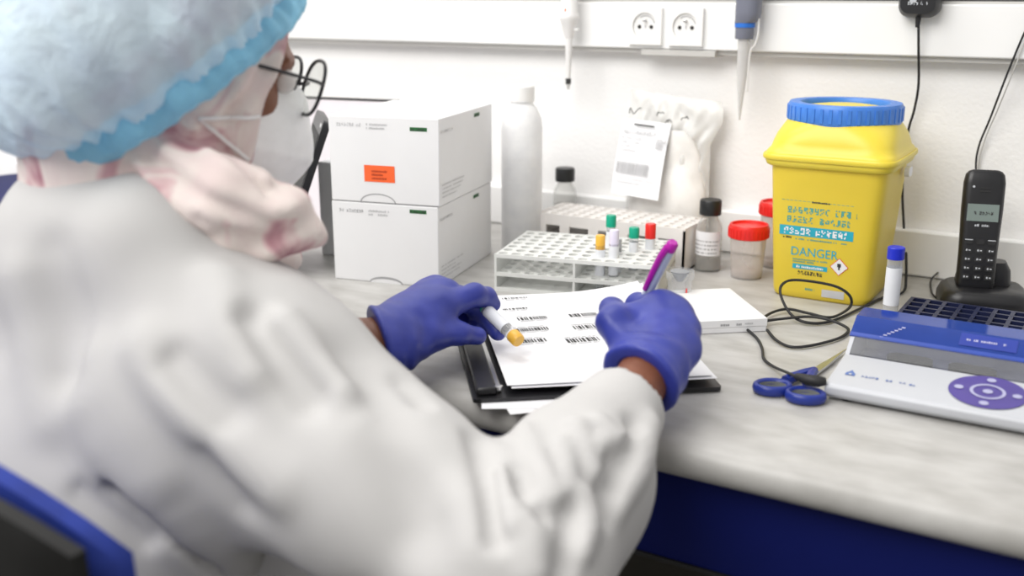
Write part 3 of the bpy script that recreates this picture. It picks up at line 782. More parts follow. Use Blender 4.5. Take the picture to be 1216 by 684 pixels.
s_.words(-0.010, 0.009, 0.014, 0.003, M['inkgrey'], rng); s_.words(0.009, 0.009, 0.006, 0.003, M['inkgrey'], rng); s_.words(0.019, 0.010, 0.01, 0.002, M['inkpale'], rng)

# ------------------------------------------------------------------ binder, sheet of bar code labels, loose paper
bu = np.array([0.78, 0.62, 0]); bu /= np.linalg.norm(bu); bv = np.array([-bu[1], bu[0], 0]); BA = math.atan2(bu[1], bu[0])
BL = desk(562, 474, 0.006)
binder = empty('ring_binder', (BL[0], BL[1], 0.0016), BA, 'black ring binder lying open under the label sheets', 'binder')
MB().prism([(x+0.123, y+0.151) for x, y in rounded(0.246, 0.302, 0.004)], 0, 0.004).mk('cover', M['black'], binder, smooth=True, sharp=35)
MB().box((0.014, 0.151, 0.008), (0.020, 0.288, 0.008)).mk('spine', M['black'], binder, bevel=0.002)
MB().box((0.026, 0.150, 0.0065), (0.006, 0.27, 0.005)).mk('clip_rail', M['metal'], binder, bevel=0.001)
for y in (0.012, 0.285): MB().lathe([(0, 0), (0.004, 0), (0.004, 0.003), (0, 0.0035)], (0.026, y, 0.009), 12).mk('rivet', M['metal'], binder, smooth=True)
def sheetmesh(name, parent, W, D, x0, y0, z, curl, th=0.0004, n=12, m=None, label=None):
    v = []; f = []
    for zz in (0, -th):
        for j in range(n+1):
            for i in range(n+1):
                x, y = i/n, j/n; v.append((x0+x*W, y0+y*D, z+curl(x, y)+zz))
    k = (n+1)**2
    for j in range(n):
        for i in range(n):
            a = j*(n+1)+i; f.append((a, a+1, a+n+2, a+n+1)); f.append((k+a, k+a+n+1, k+a+n+2, k+a+1))
    rim = [i for i in range(n+1)]+[(j+1)*(n+1)-1 for j in range(1, n+1)]+[n*(n+1)+i for i in range(n-1, -1, -1)]+[j*(n+1) for j in range(n-1, 0, -1)]
    for a, c in zip(rim, rim[1:]+rim[:1]): f.append((a, k+a, k+c, c))
    return mk(name, v, f, m or M['paper'], parent, smooth=True, label=label)
pc = lambda x, y: 0.006*max(0, y-0.55)**2*4+0.010*max(0, x+y-1.45)**2*4
def paper_thing(k, dx, dy, z, label):
    t = empty('paper_sheet', (BL[0]+bu[0]*(0.034+dx)+bv[0]*(0.010+dy), BL[1]+bu[1]*(0.034+dx)+bv[1]*(0.010+dy), z), BA+0.004*k, label, 'paper', 'sheets in the binder')
    sheetmesh('leaf', t, 0.205, 0.294, 0, 0, 0.001*k, pc)
    return t
paper_thing(0, 0.004, -0.003, 0.0125, 'white sheet just beneath the bar code sheet, corner showing')
top = paper_thing(1, 0, 0, 0.0135, 'white sheet printed with small bar code labels in the binder')
tl = np.array(top.location); ca, sa = math.cos(top.rotation_euler.z), math.sin(top.rotation_euler.z)
def code(px, py, wd, hh, lines=True):
    d = desk(px, py, 0.0150); e = d[:2]-tl[:2]; lx, ly = ca*e[0]+sa*e[1], -sa*e[0]+ca*e[1]
    z = 0.0011+pc(lx/0.205, ly/0.294)
    s = Sheet(top, (lx, ly, z), (1, 0.10, 0), (-0.10, 1, 0))
    s.barcode(0, 0, wd, hh, M['ink'], rng, unit=0.0017)
    s.words(0, hh+0.003, wd, 0.0025, M['inkgrey'], rng)
    if lines: s.words(wd*0.05, -0.005, wd*0.9, 0.0028, M['inkpale'], rng)
for a in ((597, 359, 0.030, 0.008), (598, 370, 0.030, 0.006), (616, 381, 0.034, 0.011), (615, 394, 0.036, 0.011), (612, 408, 0.034, 0.011), (678, 377, 0.034, 0.012), (683, 391, 0.034, 0.012), (675, 407, 0.036, 0.013)): code(*a)
# loose sheets under the binder, overhanging the bench edge
for k, (px, py, rz, lab) in enumerate(((572, 487, BA-0.10, 'loose white sheet poking out under the binder at the bench edge'), (606, 493, BA+0.12, 'creased off-white sheet under the binder nearest the writing sleeve'))):
    p = desk(px, py, 0)
    t = empty('loose_sheet', (p[0], p[1], 0.0004+0.0006*(1-k)), rz, lab, 'paper', 'loose sheets under the binder')
    sheetmesh('leaf', t, 0.16, 0.22, 0, 0, 0.0004, lambda x, y: 0.0008*x*y, m=M['paper'] if k == 0 else M['card'])

# ------------------------------------------------------------------ bench-top instrument with blue lid
DY = -0.480
dv = empty('laboratory_mixer', (-0.226, DY, 0), 0, 'white bench instrument with blue clear lid and round purple keypad', 'instrument')
DW = 0.36
def extr(poly, x0, x1):
    n = len(poly); return ([(x0, y, z) for y, z in poly]+[(x1, y, z) for y, z in poly], [tuple(range(n))[::-1], tuple(range(n, 2*n))]+[(k, (k+1) % n, n+(k+1) % n, n+k) for k in range(n)])
# housing: front panel, sides and rear around a sunk tray
v, f = extr([(0.004, 0.003), (-0.002, 0.008), (-0.003, 0.015), (0.000, 0.0185), (0.072, 0.0265), (0.074, 0.024), (0.074, 0.003)], 0, DW); mk('front_housing', v, f, M['white'], dv, bevel=0.0015)
v, f = extr([(0.074, 0.003), (0.074, 0.0245), (0.093, 0.0385), (0.118, 0.0525), (0.150, 0.0525), (0.160, 0.040), (0.160, 0.003)], 0, 0.004); mk('side_housing', v, f, M['white'], dv)
v, f = extr([(0.074, 0.003), (0.074, 0.0245), (0.093, 0.0385), (0.118, 0.0525), (0.150, 0.0525), (0.160, 0.040), (0.160, 0.003)], DW-0.004, DW); mk('side_housing', v, f, M['white'], dv)
MB().box((DW/2, 0.158, 0.022), (DW-0.008, 0.006, 0.038)).mk('rear_housing', M['white'], dv)
MB().box((DW/2, 0.115, 0.006), (DW-0.008, 0.082, 0.006)).mk('tray', M['tray'], dv)
for x in (0.055, 0.115):
    MB().prism(rounded(0.045, 0.022, 0.0105), 0.009, 0.016, lambda a, c, z: (x+a, 0.122+c, z)).mk('rotor_pad', M['blackrub'], dv, smooth=True, sharp=40)
v, f = extr([(0.0745, 0.0268), (0.094, 0.0405), (0.0948, 0.0393), (0.0755, 0.0255)][::-1], 0.0045, DW-0.0045); mk('clear_window', v, f, M['lid_clear'], dv)
v, f = extr([(0.093, 0.0405), (0.118, 0.0545), (0.152, 0.0545), (0.163, 0.042), (0.1615, 0.0415), (0.1512, 0.0530), (0.1187, 0.0530), (0.0940, 0.0390)][::-1], -0.001, DW+0.001); ld = mk('lid', v, f, M['lid_blue'], dv)
v, f = extr([(0.0925, 0.0400), (0.096, 0.0430), (0.097, 0.0412), (0.0935, 0.0385)][::-1], -0.0012, DW+0.0012); mk('lid_edge', v, f, M['lid_edge'], ld)
ls = Sheet(ld, (0, 0.0935, 0.0408), (1, 0, 0), (0, 0.025, 0.014))
ls.quads('lid_label', [(0.102, 0.008, 0.052, 0.017)], M['bluesolid'], h=0.0006); ls.words(0.108, 0.015, 0.036, 0.003, M['lavender'], rng, h=0.0009)
for k in range(7): ls.quads('scuff', [(0.028+0.003*k, 0.002+0.0028*k, 0.0035, 0.0015)], M['lavender'], h=0.0005)
for x in (0.02, DW-0.02):
    for y in (0.015, 0.145): MB().lathe([(0, 0), (0.007, 0), (0.007, 0.004), (0, 0.004)], (x, y, 0), 12).mk('foot', M['blackrub'], dv)
pn = Sheet(dv, (0, 0, 0.0187), (1, 0, 0), (0, 0.072, 0.008))
kp = pn.poly('keypad', [(0.139+0.034*math.cos(a), 0.038+0.034*math.sin(a)) for a in np.linspace(0, 2*math.pi, 48, endpoint=False)], M['purple'], h=0.0008)
ann = MB(); N = 40
for k in range(N):
    a, b_ = 2*math.pi*k/N, 2*math.pi*(k+1)/N
    ann.add([pn.pt(0.139+r*math.cos(x), 0.038+r*math.sin(x), 0.0013) for r, x in ((0.0125, a), (0.0155, a), (0.0155, b_), (0.0125, b_))], [(0, 1, 2, 3)])
ann.mk('key_ring', M['lavender'], dv)
for x, y, r in ((0, 0, 0.0045), (0.025, 0, 0.0042), (-0.025, 0, 0.0042), (0, 0.025, 0.0042), (0, -0.025, 0.0042)):
    pn.poly('key', [(0.139+x+r*math.cos(a), 0.038+y+r*math.sin(a)) for a in np.linspace(0, 2*math.pi, 14, endpoint=False)], M['lavender'], h=0.0014)
# emblem: a small flask-like drop with a word mark
pn.poly('emblem', [(0.0170+x, 0.0235+y) for x, y in ((-0.0045, 0), (0.0045, 0), (0.0045, 0.005), (0.002, 0.0085), (0, 0.0125), (-0.002, 0.0085), (-0.0045, 0.005))], M['bluetext'])
pn.poly('emblem_cutout', [(0.0170+0.0016*math.cos(a), 0.0262+0.0016*math.sin(a)) for a in np.linspace(0, 2*math.pi, 12, endpoint=False)], M['white'], h=0.0006)
pn.words(0.0250, 0.0240, 0.052, 0.0040, M['bluetext'], rng, name='word_mark')

# ------------------------------------------------------------------ navy rack and blue capped tube
nr = empty('tube_rack', (-0.206, -0.288, 0), math.radians(-1), 'dark navy tube rack with square openings behind the bench instrument', 'rack')
NW, ND = 0.33, 0.115
for k in range(19): MB().box((k*NW/18, ND/2, 0.027), (0.0045, ND, 0.006)).mk('cross_bar', M['navygrid'], nr)
for k in range(7): MB().box((NW/2, k*ND/6, 0.0272), (NW+0.0045, 0.0045, 0.0058)).mk('long_bar', M['navygrid'], nr)
for x in (0.0, NW): MB().box((x, ND/2, 0.012), (0.005, ND, 0.024)).mk('end_panel', M['navyrack'], nr)
for y in (0.0, ND): MB().box((NW/2, y, 0.012), (NW, 0.005, 0.024)).mk('side_panel', M['navyrack'], nr)
MB().box((NW/2, ND/2, 0.0015), (NW, ND, 0.003)).mk('base_plate', M['navyrack'], nr)
p = desk(1058, 386)
t = test_tube((-0.2225, -0.205, 0), 0.096, 0.0088, M['bluecap'], 'cap', 'clear tube with royal blue cap standing beside the navy rack', caph=0.014, capr=1.12, group=None)

# ------------------------------------------------------------------ scissors
sc_c = desk(946, 466)
st = empty('scissors', (sc_c[0], sc_c[1], 0), 0, 'blue handled scissors lying open by the bench instrument', 'scissors')
def ringpart(px, py, rx, ry, ang):
    c = desk(px, py)-sc_c; b = MB(); n = 28; m = 8
    pts = []
    v = []; f = []
    for k in range(n):
        a = 2*math.pi*k/n
        e = np.array([rx*math.cos(a), ry*math.sin(a)]); ca_, sa_ = math.cos(ang), math.sin(ang)
        q = np.array([ca_*e[0]-sa_*e[1], sa_*e[0]+ca_*e[1]]); nq = q/np.linalg.norm(q)
        for j in range(m):
            t_ = 2*math.pi*j/m; rr = 0.0034*math.cos(t_); z = 0.0062+0.0055*math.sin(t_)
            v.append((c[0]+q[0]+nq[0]*rr, c[1]+q[1]+nq[1]*rr, z))
    for k in range(n):
        for j in range(m): f.append((k*m+j, ((k+1) % n)*m+j, ((k+1) % n)*m+(j+1) % m, k*m+(j+1) % m))
    h = mk('handle', v, f, M['scissor'], st, smooth=True, sharp=180)
    b = MB(); vi = []
    for k in range(n):
        a = 2*math.pi*k/n; e = np.array([(rx-0.0033)*math.cos(a), (ry-0.0033)*math.sin(a)]); ca_, sa_ = math.cos(ang), math.sin(ang)
        vi += [(c[0]+ca_*e[0]-sa_*e[1], c[1]+sa_*e[0]+ca_*e[1], 0.003), (c[0]+ca_*e[0]-sa_*e[1], c[1]+sa_*e[0]+ca_*e[1], 0.009)]
    mk('lining', vi, [(2*k, 2*((k+1) % n), 2*((k+1) % n)+1, 2*k+1)[::-1] for k in range(n)], M['scissor_in'], h, smooth=True, sharp=180)
    return c
c1 = ringpart(917, 467, 0.0165, 0.0125, 0.5); c2 = ringpart(956, 477, 0.0165, 0.0125, 0.35)
pv = desk(966, 447)-sc_c
e1 = desk(932, 459)-sc_c; e2 = desk(958, 462)-sc_c
for e in (e1, e2):
    pts = spline([(e[0], e[1], 0.006), ((e[0]+pv[0])/2, (e[1]+pv[1])/2, 0.0075), (pv[0], pv[1], 0.006)], 5)
    MB().tube(pts, [0.0055]*4+[0.0048]*(len(pts)-4), 8).mk('shank', M['scissor'], st, smooth=True)
for k, (tx, ty) in enumerate(((1004, 419), (999, 424))):
    e = desk(tx, ty)-sc_c; d = (e-pv)[:2]; L = np.linalg.norm(d); d /= L; nn = np.array([-d[1], d[0]])
    P0 = pv[:2]-d*0.012
    poly = [P0-nn*0.004, P0+d*(L*0.5)-nn*0.004, P0+d*(L+0.02), P0+d*(L*0.5)+nn*0.0035, P0+nn*0.004]
    MB().prism([tuple(p) for p in poly], 0.0030+0.0016*k, 0.0043+0.0016*k).mk('blade', M['metal'], st)
MB().lathe([(0, 0), (0.0035, 0), (0.0035, 0.0015), (0, 0.002)], (pv[0], pv[1], 0.0055), 14).mk('pivot_screw', M['metal'], st, smooth=True)

# ------------------------------------------------------------------ black cable looped on the bench
cb = empty('power_cable', (-0.3, -0.22, 0), 0, 'thin black cable lying in loops before the yellow bin', 'cable')
def px3(l): return [np.array(desk(x, y, z))-np.array([-0.3, -0.22, 0]) for x, y, z in l]
path = [(1076, 300, 0.045), (1076, 330, 0.018), (1072, 347, 0.003), (1047, 354, 0.003), (1018, 368, 0.003), (985, 382, 0.003), (958, 383, 0.004), (940, 374, 0.008), (929, 356, 0.022), (927, 341, 0.034), (938, 333, 0.038), (962, 334, 0.038), (992, 340, 0.034), (1008, 350, 0.024), (1011, 361, 0.01), (1003, 370, 0.006), (985, 377, 0.007), (960, 372, 0.007), (935, 367, 0.006), (915, 372, 0.005), (905, 381, 0.006), (925, 379, 0.006), (960, 376, 0.0095), (985, 380, 0.009), (1004, 388, 0.005), (1007, 394, 0.003), (995, 402, 0.003), (965, 410, 0.003), (940, 412, 0.003), (922, 404, 0.003), (911, 392, 0.004)]
MB().tube(spline(px3(path), 6), 0.0018, 6).mk('cord', M['blackrub'], cb, smooth=True, sharp=180)
cb2 = empty('charger_lead', (-0.34, -0.36, 0), 0, 'short black lead whose plug rests on the scissors', 'cable')
off = np.array([-0.34, -0.36, 0])
pts = [np.array(desk(x, y, z))-off for x, y, z in ((887, 391, 0.003), (899, 402, 0.003), (905, 414, 0.003), (907, 426, 0.003), (918, 435, 0.004), (934, 442, 0.011), (948, 448, 0.0175))]
MB().tube(spline(pts, 6), 0.0017, 6).mk('cord', M['blackrub'], cb2, smooth=True, sharp=180)
pts = [np.array(desk(x, y, z))-off for x, y, z in ((946, 447, 0.0175), (958, 451, 0.0195), (972, 453, 0.0195), (980, 453, 0.0195))]
MB().tube(pts, [0.0035, 0.0055, 0.0055, 0.004], 10).mk('plug', M['blackrub'], cb2, smooth=True, sharp=50)

# ------------------------------------------------------------------ cordless telephone in its cradle
ph = empty('cordless_telephone', (-0.140, -0.060, 0), math.radians(14), 'black cordless telephone standing upright in its cradle', 'telephone')
base = MB().loft([[(x*s_, y*s_-0.004*(z/0.03), z) for x, y in rounded(0.105, 0.092, 0.022, 6)] for z, s_ in ((0, 0.97), (0.004, 1.0), (0.012, 1.0), (0.022, 0.93), (0.027, 0.82))]).mk('cradle', M['black'], ph, smooth=True, sharp=50)
MB().loft([[(x*s_+0.012*0, y*s_+0.018, z) for x, y in rounded(0.066, 0.034, 0.012, 6)] for z, s_ in ((0.024, 1.0), (0.045, 0.92), (0.055, 0.75))]).mk('cradle_back', M['black'], base, smooth=True, sharp=50)
HR = Matrix.Rotation(math.radians(-9), 3, 'X')
HL, HW, HT = 0.150, 0.048, 0.022
def hs(x, y, z): return HR @ Vector((x, y, z))+Vector((-0.012, -0.008, 0.020))
rings = []
for z, sx_, sy_ in ((0.0, 0.72, 0.7), (0.003, 0.86, 0.9), (0.010, 0.93, 1.0), (0.05, 0.93, 1.0), (0.10, 1.0, 1.0), (0.135, 1.0, 0.95), (0.145, 0.93, 0.85), (0.149, 0.80, 0.7), (0.151, 0.6, 0.45)):
    rings.append([hs(x*sx_, y*sy_, z) for x, y in rounded(HW, HT, 0.009, 6)])
hsb = MB().loft(rings).mk('handset', M['black'], ph, smooth=True, sharp=60)
fo = hs(0, -HT/2-0.0003, 0); hsheet = Sheet(hsb, fo, (1, 0, 0), HR @ Vector((0, 0, 1)))
hsheet.quads('display', [(-0.018, 0.088, 0.036, 0.021)], M['screen'], h=0.0004)
hsheet.words(-0.010, 0.096, 0.022, 0.004, M['ink'], rng, h=0.0007)
hsheet.words(-0.008, 0.0815, 0.016, 0.003, M['keylight'], rng, h=0.0006, name='word_mark')
hsheet.quads('earpiece_slot', [(-0.006, 0.128, 0.012, 0.0015), (-0.006, 0.124, 0.012, 0.0015)], M['dark'], h=0.0004)
hsheet.poly('indicator_lamp', [(-0.013+0.0015*math.cos(a), 0.130+0.0015*math.sin(a)) for a in np.linspace(0, 6.28, 10, endpoint=False)], M['keylight'], h=0.0005)
for r_ in range(5):
    for c_ in range(3):
        x, z = -0.013+0.013*c_, 0.019+0.011*r_
        b = MB().prism([(x+a, z+c) for a, c in rounded(0.0095, 0.0065, 0.002, 3)], 0.0002, 0.0016, lambda a, c, h: hsheet.pt(a, c, h))
        kk = b.mk('key', M['blackrub'], hsb, smooth=True, sharp=40)
        s2 = Sheet(kk, hsheet.pt(0, 0, 0.0016), hsheet.ux, hsheet.uy)
        if r_ < 4: s2.quads('key_mark', [(x-0.0024, z-0.001, 0.0018, 0.0024), (x+0.0006, z-0.0006, 0.0024, 0.0014)], M['keylight'])
        elif c_ != 1: s2.quads('key_mark', [(x-0.0045, z+0.0015, 0.009, 0.0011)], M['keylight'])
ph2 = empty('telephone_wire', (-0.12, -0.02, 0), 0, 'thin dark wire hanging down the wall behind the telephone', 'cable')
off = np.array([-0.12, -0.02, 0])
def wl_(l): return [np.array(wallp(x, y, Y))-off for x, y, Y in l]
MB().tube(spline(wl_([(1236, 0, 0.022), (1216, 40, 0.022), (1196, 88, 0.026), (1176, 140, 0.04), (1162, 175, 0.05), (1159, 205, 0.05), (1165, 260, 0.04), (1172, 320, 0.02)]), 6), 0.0014, 6).mk('strand', M['blackrub'], ph2, smooth=True, sharp=180)
MB().tube(spline(wl_([(1239, 0, 0.024), (1220, 42, 0.024), (1202, 88, 0.027), (1184, 132, 0.043), (1170, 165, 0.050), (1162, 200, 0.054), (1166, 260, 0.045), (1174, 320, 0.025)]), 6), 0.0009, 6).mk('strand', M['trunkbase'], ph2, smooth=True, sharp=180)
ph3 = empty('cradle_wire', (-0.17, -0.05, 0), 0, 'thin black wire curling beside the telephone cradle', 'cable')
off = np.array([-0.17, -0.05, 0])
pts = [np.array(desk(x, y, z))-off for x, y, z in ((1116, 353, 0.003), (1111, 353, 0.003), (1106, 346, 0.003), (1106, 332, 0.008), (1118, 321, 0.010), (1136, 312, 0.008), (1150, 300, 0.006))]
MB().tube(spline(pts, 6), 0.0014, 6).mk('cord', M['blackrub'], ph3, smooth=True, sharp=180)

# mains adaptor plugged in above
ap = wallp(1092, 0, WY-0.05)
ad = empty('mains_adaptor', (ap[0], WY-0.0335, ap[2]), 0, 'black mains adaptor plugged into the trunking with its lead hanging', 'adaptor')
rr = lambda w_, h_, r_: rounded(w_, h_, r_, 6)
MB().loft([[(x, -y_, z+0.010) for x, z in rr(0.050*s_, 0.062*s_, 0.014*s_)] for y_, s_ in ((0.0, 1.0), (0.012, 1.03), (0.020, 0.98), (0.026, 0.86))][::-1]).mk('housing', M['black'], ad, smooth=True, sharp=45)
asheet = Sheet(ad, (0, -0.0262, 0.010), (1, 0, 0), (0, 0, 1)); asheet.words(-0.012, -0.016, 0.024, 0.004, M['keylight'], rng, rows=2, gap=-1.6); asheet.quads('rating_mark', [(-0.010, -0.013, 0.008, 0.006), (0.003, -0.008, 0.007, 0.008)], M['keylight'])
off = np.array([ap[0], WY-0.032, ap[2]])
MB().tube([(0.0, -0.013, -0.018), (0.0, -0.013, -0.034)], [0.004, 0.0026], 10).mk('strain_relief', M['blackrub'], ad, smooth=True)
MB().tube(spline([np.array(wallp(x, y, Y))-off for x, y, Y in ((1091, 32, WY-0.045), (1091, 60, WY-0.04), (1091, 100, WY-0.02), (1086, 130, WY-0.012), (1078, 160, WY-0.010), (1072, 220, WY-0.010), (1074, 280, WY-0.010), (1074, 318, WY-0.012))], 6), 0.0018, 6).mk('lead', M['blackrub'], ad, smooth=True, sharp=180)

# ------------------------------------------------------------------ pipettes on the wall
pr = empty('pipette_rail', (-0.62, WY, 0.56), 0, 'pale rail on the wall from which both pipettes hang', 'rail')
MB().box((0, -0.008, 0), (0.62, 0.016, 0.03)).mk('back_plate', M['trunk'], pr)
MB().box((0, -0.035, 0.004), (0.60, 0.070, 0.006)).mk('ledge', M['trunk'], pr)
pa = wallp(673, 100, WY-0.06); zt = 0.56
t = empty('pipette', (pa[0], WY-0.055, pa[2]-0.008), 0, 'slim white pipette with black banded tip hanging on the wall', 'pipette')
top_ = 0.55-pa[2]+0.008
MB().lathe([(0.006, 0.076), (0.009, 0.084), (0.0125, 0.100), (0.0150, 0.104), (0.0150, 0.112), (0.0125, 0.115), (0.0125, top_), (0, top_)], n=20).mk('body', M['pipette'], t, smooth=True, sharp=50)
MB().lathe([(0.0036, 0.016), (0.0052, 0.060), (0.0062, 0.078)], n=16).mk('shaft', M['pipette'], t, smooth=True)
MB().lathe([(0.0042, 0.008), (0.0042, 0.0165)], n=16).mk('black_band', M['ink'], t, smooth=True)
MB().lathe([(0, 0.0), (0.002, 0.0), (0.0034, 0.009), (0, 0.009)], n=14).mk('nozzle', M['tip'], t, smooth=True)
MB().box((0, -0.0002, 0.090), (0.034, 0.006, 0.003)).mk('finger_rest', M['pipette'], t)
for z in (0.118, 0.135): MB().box((0.0, -0.0126, z), (0.002, 0.001, 0.004)).mk('red_dot', M['orange'], t)
MB().box((0, 0.008, top_-0.006), (0.014, 0.030, 0.012)).mk('hook', M['pipette'], t)
pb = wallp(875, 143, WY-0.06)
t = empty('pipette', (pb[0]+0.002, WY-0.055, pb[2]), 0, 'grey pipette with blue ring and long pale tip hanging on the wall', 'pipette')
top_ = 0.55-pb[2]
MB().lathe([(0.0120, 0.112), (0.0128, 0.114), (0.0130, 0.128)], n=24).mk('lower_body', M['pipgrey'], t, smooth=True)
MB().lathe([(0.0132, 0.1275), (0.0140, 0.128), (0.0140, 0.1335), (0.0134, 0.134)], n=24).mk('blue_ring', M['pipblue'], t, smooth=True)
MB().loft([[(x, y, z) for x, y, _ in se(hx, hy, 2.6, 0, 28, cx=cx)] for z, hx, hy, cx in ((0.1338, 0.0136, 0.0136, 0.0), (0.138, 0.0160, 0.0150, 0.003), (0.148, 0.0172, 0.0155, 0.004), (top_, 0.0175, 0.016, 0.004))]).mk('handle', M['pipgrey'], t, smooth=True, sharp=50)
MB().lathe([(0, 0.0), (0.0012, 0.0), (0.0030, 0.020), (0.0075, 0.070), (0.0085, 0.113), (0, 0.113)], n=20).mk('tip', M['tip'], t, smooth=True)
MB().tube(spline([(0.019, 0, 0.140), (0.0195, 0, 0.120), (0.016, 0, 0.105), (0.0095, 0, 0.092), (0.0085, 0, 0.04)], 6), 0.0016, 8).mk('ejector_arm', M['pipette'], t, smooth=True)
MB().box((0.004, 0.012, top_-0.008), (0.016, 0.030, 0.014)).mk('hook', M['pipgrey'], t)
# ------------------------------------------------------------------ the person at the bench
PB = np.array([-0.77, -0.93, -DZ])
person = empty('person', PB, 0, 'person in white laboratory coat, blue hair net and face mask writing at the bench', 'person')
def n_(v): v = np.asarray(v, float); return v/np.linalg.norm(v)
Ft = n_((0.15, 0.99, 0)); Rt = np.array([Ft[1], -Ft[0], 0]); Z = np.array([0, 0, 1.0])
TA = np.array([Rt, Ft, Z])                               # torso axes: right, forward, up
mid = np.array([-0.765, -0.835, 0.105])                  # between the shoulders
pel = np.array([-0.775, -0.935, -0.235])
shR = np.array([-0.590, -0.865, 0.072]); shL = np.array([-0.935, -0.800, 0.095])
elR = np.array([-0.352, -0.862, -0.020]); wrR = np.array([-0.347, -0.632, 0.052])
elL = np.array([-0.875, -0.790, 0.020]) + np.array([0, 0.06, 0.02]); wrL = at(447, 408, 1.03)
HC = at(222, 62, 0.915)                                  # centre of the head
fh = n_((0.50, 0.866, 0)); tiltd = math.radians(20)
hf = fh*math.cos(tiltd)-Z*math.sin(tiltd); hr = np.array([fh[1], -fh[0], 0]); hu = np.cross(hr, hf)
HA = np.array([hr, hf, hu])
def H(x, y, z): return HC+hr*x+hf*y+hu*z
def hl(P): return (P-HC)@HA.T
nk = HC-hf*0.035-hu*0.125                                # top of the neck
nb_ = mid+Z*0.055-Ft*0.01
hipR = pel+Rt*0.09; hipL = pel-Rt*0.09
knR = hipR+Ft*0.40+Rt*0.05+Z*0.005; knL = hipL+Ft*0.40-Rt*0.05+Z*0.005
anR = knR+Ft*0.02-Z*0.43; anL = knL+Ft*0.02-Z*0.43
I3 = np.eye(3)
# ---- hands: joints surveyed in the photograph (pixel, pixel, depth)
def jj(l): return [at(*q) for q in l]
RHND = {
 'thumb': (jj([(752, 436, 0.950), (728, 382, 0.985), (727, 368, 1.015), (741, 380, 1.045)]), [0.0150, 0.0120, 0.0105, 0.0085]),
 'index': (jj([(784, 365, 1.010), (757, 362, 1.048), (747, 378, 1.060), (744, 394, 1.062)]), [0.0125, 0.0102, 0.0092, 0.0080]),
 'middle': (jj([(803, 372, 1.000), (786, 372, 1.045), (764, 388, 1.056), (752, 402, 1.054)]), [0.0125, 0.0105, 0.0092, 0.0082]),
 'ring': (jj([(812, 392, 0.985), (806, 395, 1.030), (784, 408, 1.035), (774, 415, 1.020)]), [0.0118, 0.0100, 0.0090, 0.0080]),
 'little': (jj([(812, 418, 0.968), (812, 420, 1.003), (796, 430, 1.010), (787, 433, 0.998)]), [0.0108, 0.0090, 0.0080, 0.0072])}
LHND = {
 'thumb': (jj([(478, 414, 1.035), (514, 401, 1.052), (545, 396, 1.070), (567, 399, 1.085)]), [0.0165, 0.0118, 0.0100, 0.0082]),
 'index': (jj([(522, 366, 1.075), (563, 350, 1.098), (578, 353, 1.114), (585, 361, 1.120)]), [0.0125, 0.0108, 0.0090, 0.0072]),
 'middle': (jj([(530, 350, 1.098), (566, 363, 1.125), (582, 382, 1.122), (591, 395, 1.112)]), [0.0125, 0.0102, 0.0092, 0.0078]),
 'ring': (jj([(520, 346, 1.112), (555, 354, 1.142), (566, 376, 1.140), (566, 391, 1.125)]), [0.0118, 0.0100, 0.0088, 0.0078]),
 'little': (jj([(505, 350, 1.118), (535, 356, 1.148), (546, 374, 1.145), (548, 388, 1.132)]), [0.0108, 0.0088, 0.0078, 0.0070])}
def hand(P, hd, wrist, fore, grow=0.0):
    d = rc(P, fore, wrist, 0.0275, 0.0245)
    pal = None
    for k in ('index', 'middle', 'ring', 'little'):
        j, r = hd[k]
        e = rc(P, wrist, j[0], 0.0185, 0.0125); pal = e if pal is None else smin(pal, e, 0.022)
    d = smin(d, pal, 0.025)
    j, r = hd['thumb']; th = chain(P, j, r, 0.006)
    d = smin(d, smin(rc(P, wrist, j[0], 0.018, 0.016), th, 0.012), 0.018)
    wb0 = j[1] if hd is RHND else (j[0]+j[1])/2
    d = smin(d, rc(P, wb0, hd['index'][0][0], 0.008, 0.010), 0.016)
    fg = None
    for k in ('index', 'middle', 'ring', 'little'):
        j, r = hd[k]; e = chain(P, j, r, 0.005)
        fg = e if fg is None else smin(fg, e, 0.0025)
    # fingers leave the palm in a soft web but stay apart from the thumb
    d = smin(d, fg, 0.007)
    return d-grow

# ---- one continuous body under the clothes
def head_f(P):
    q = hl(P)
    d = ell(q, (0, -0.012, 0.025), I3, (0.073, 0.092, 0.095))
    d = smin(d, ell(q, (0, 0.025, -0.045), I3, (0.056, 0.062, 0.070)), 0.04)
    d = smin(d, rc(q, (0, 0.060, -0.098), (0, 0.066, -0.095), 0.018, 0.018), 0.03)
    for s in (-1, 1):
        d = smax(d, -ell(q, (s*0.031, 0.090, 0.002), I3, (0.018, 0.013, 0.012)), 0.012)
        d = smin(d, rc(q, (s*0.012, 0.083, 0.020), (s*0.046, 0.070, 0.018), 0.008, 0.006), 0.012)
        d = smin(d, rc(q, (s*0.040, 0.062, -0.028), (s*0.055, 0.035, -0.020), 0.012, 0.010), 0.02)
        d = smin(d, ell(q, (s*0.076, -0.012, -0.008), I3, (0.007, 0.019, 0.031)), 0.006)
        d = smin(d, ell(q, (s*0.010, 0.090, -0.043), I3, (0.008, 0.010, 0.007)), 0.008)
    d = smin(d, rc(q, (0, 0.082, 0.010), (0, 0.102, -0.036), 0.007, 0.010), 0.010)
    d = smin(d, ell(q, (0, 0.083, -0.066), I3, (0.021, 0.008, 0.005)), 0.006)
    d = smin(d, ell(q, (0, 0.081, -0.077), I3, (0.018, 0.009, 0.006)), 0.006)
    return d
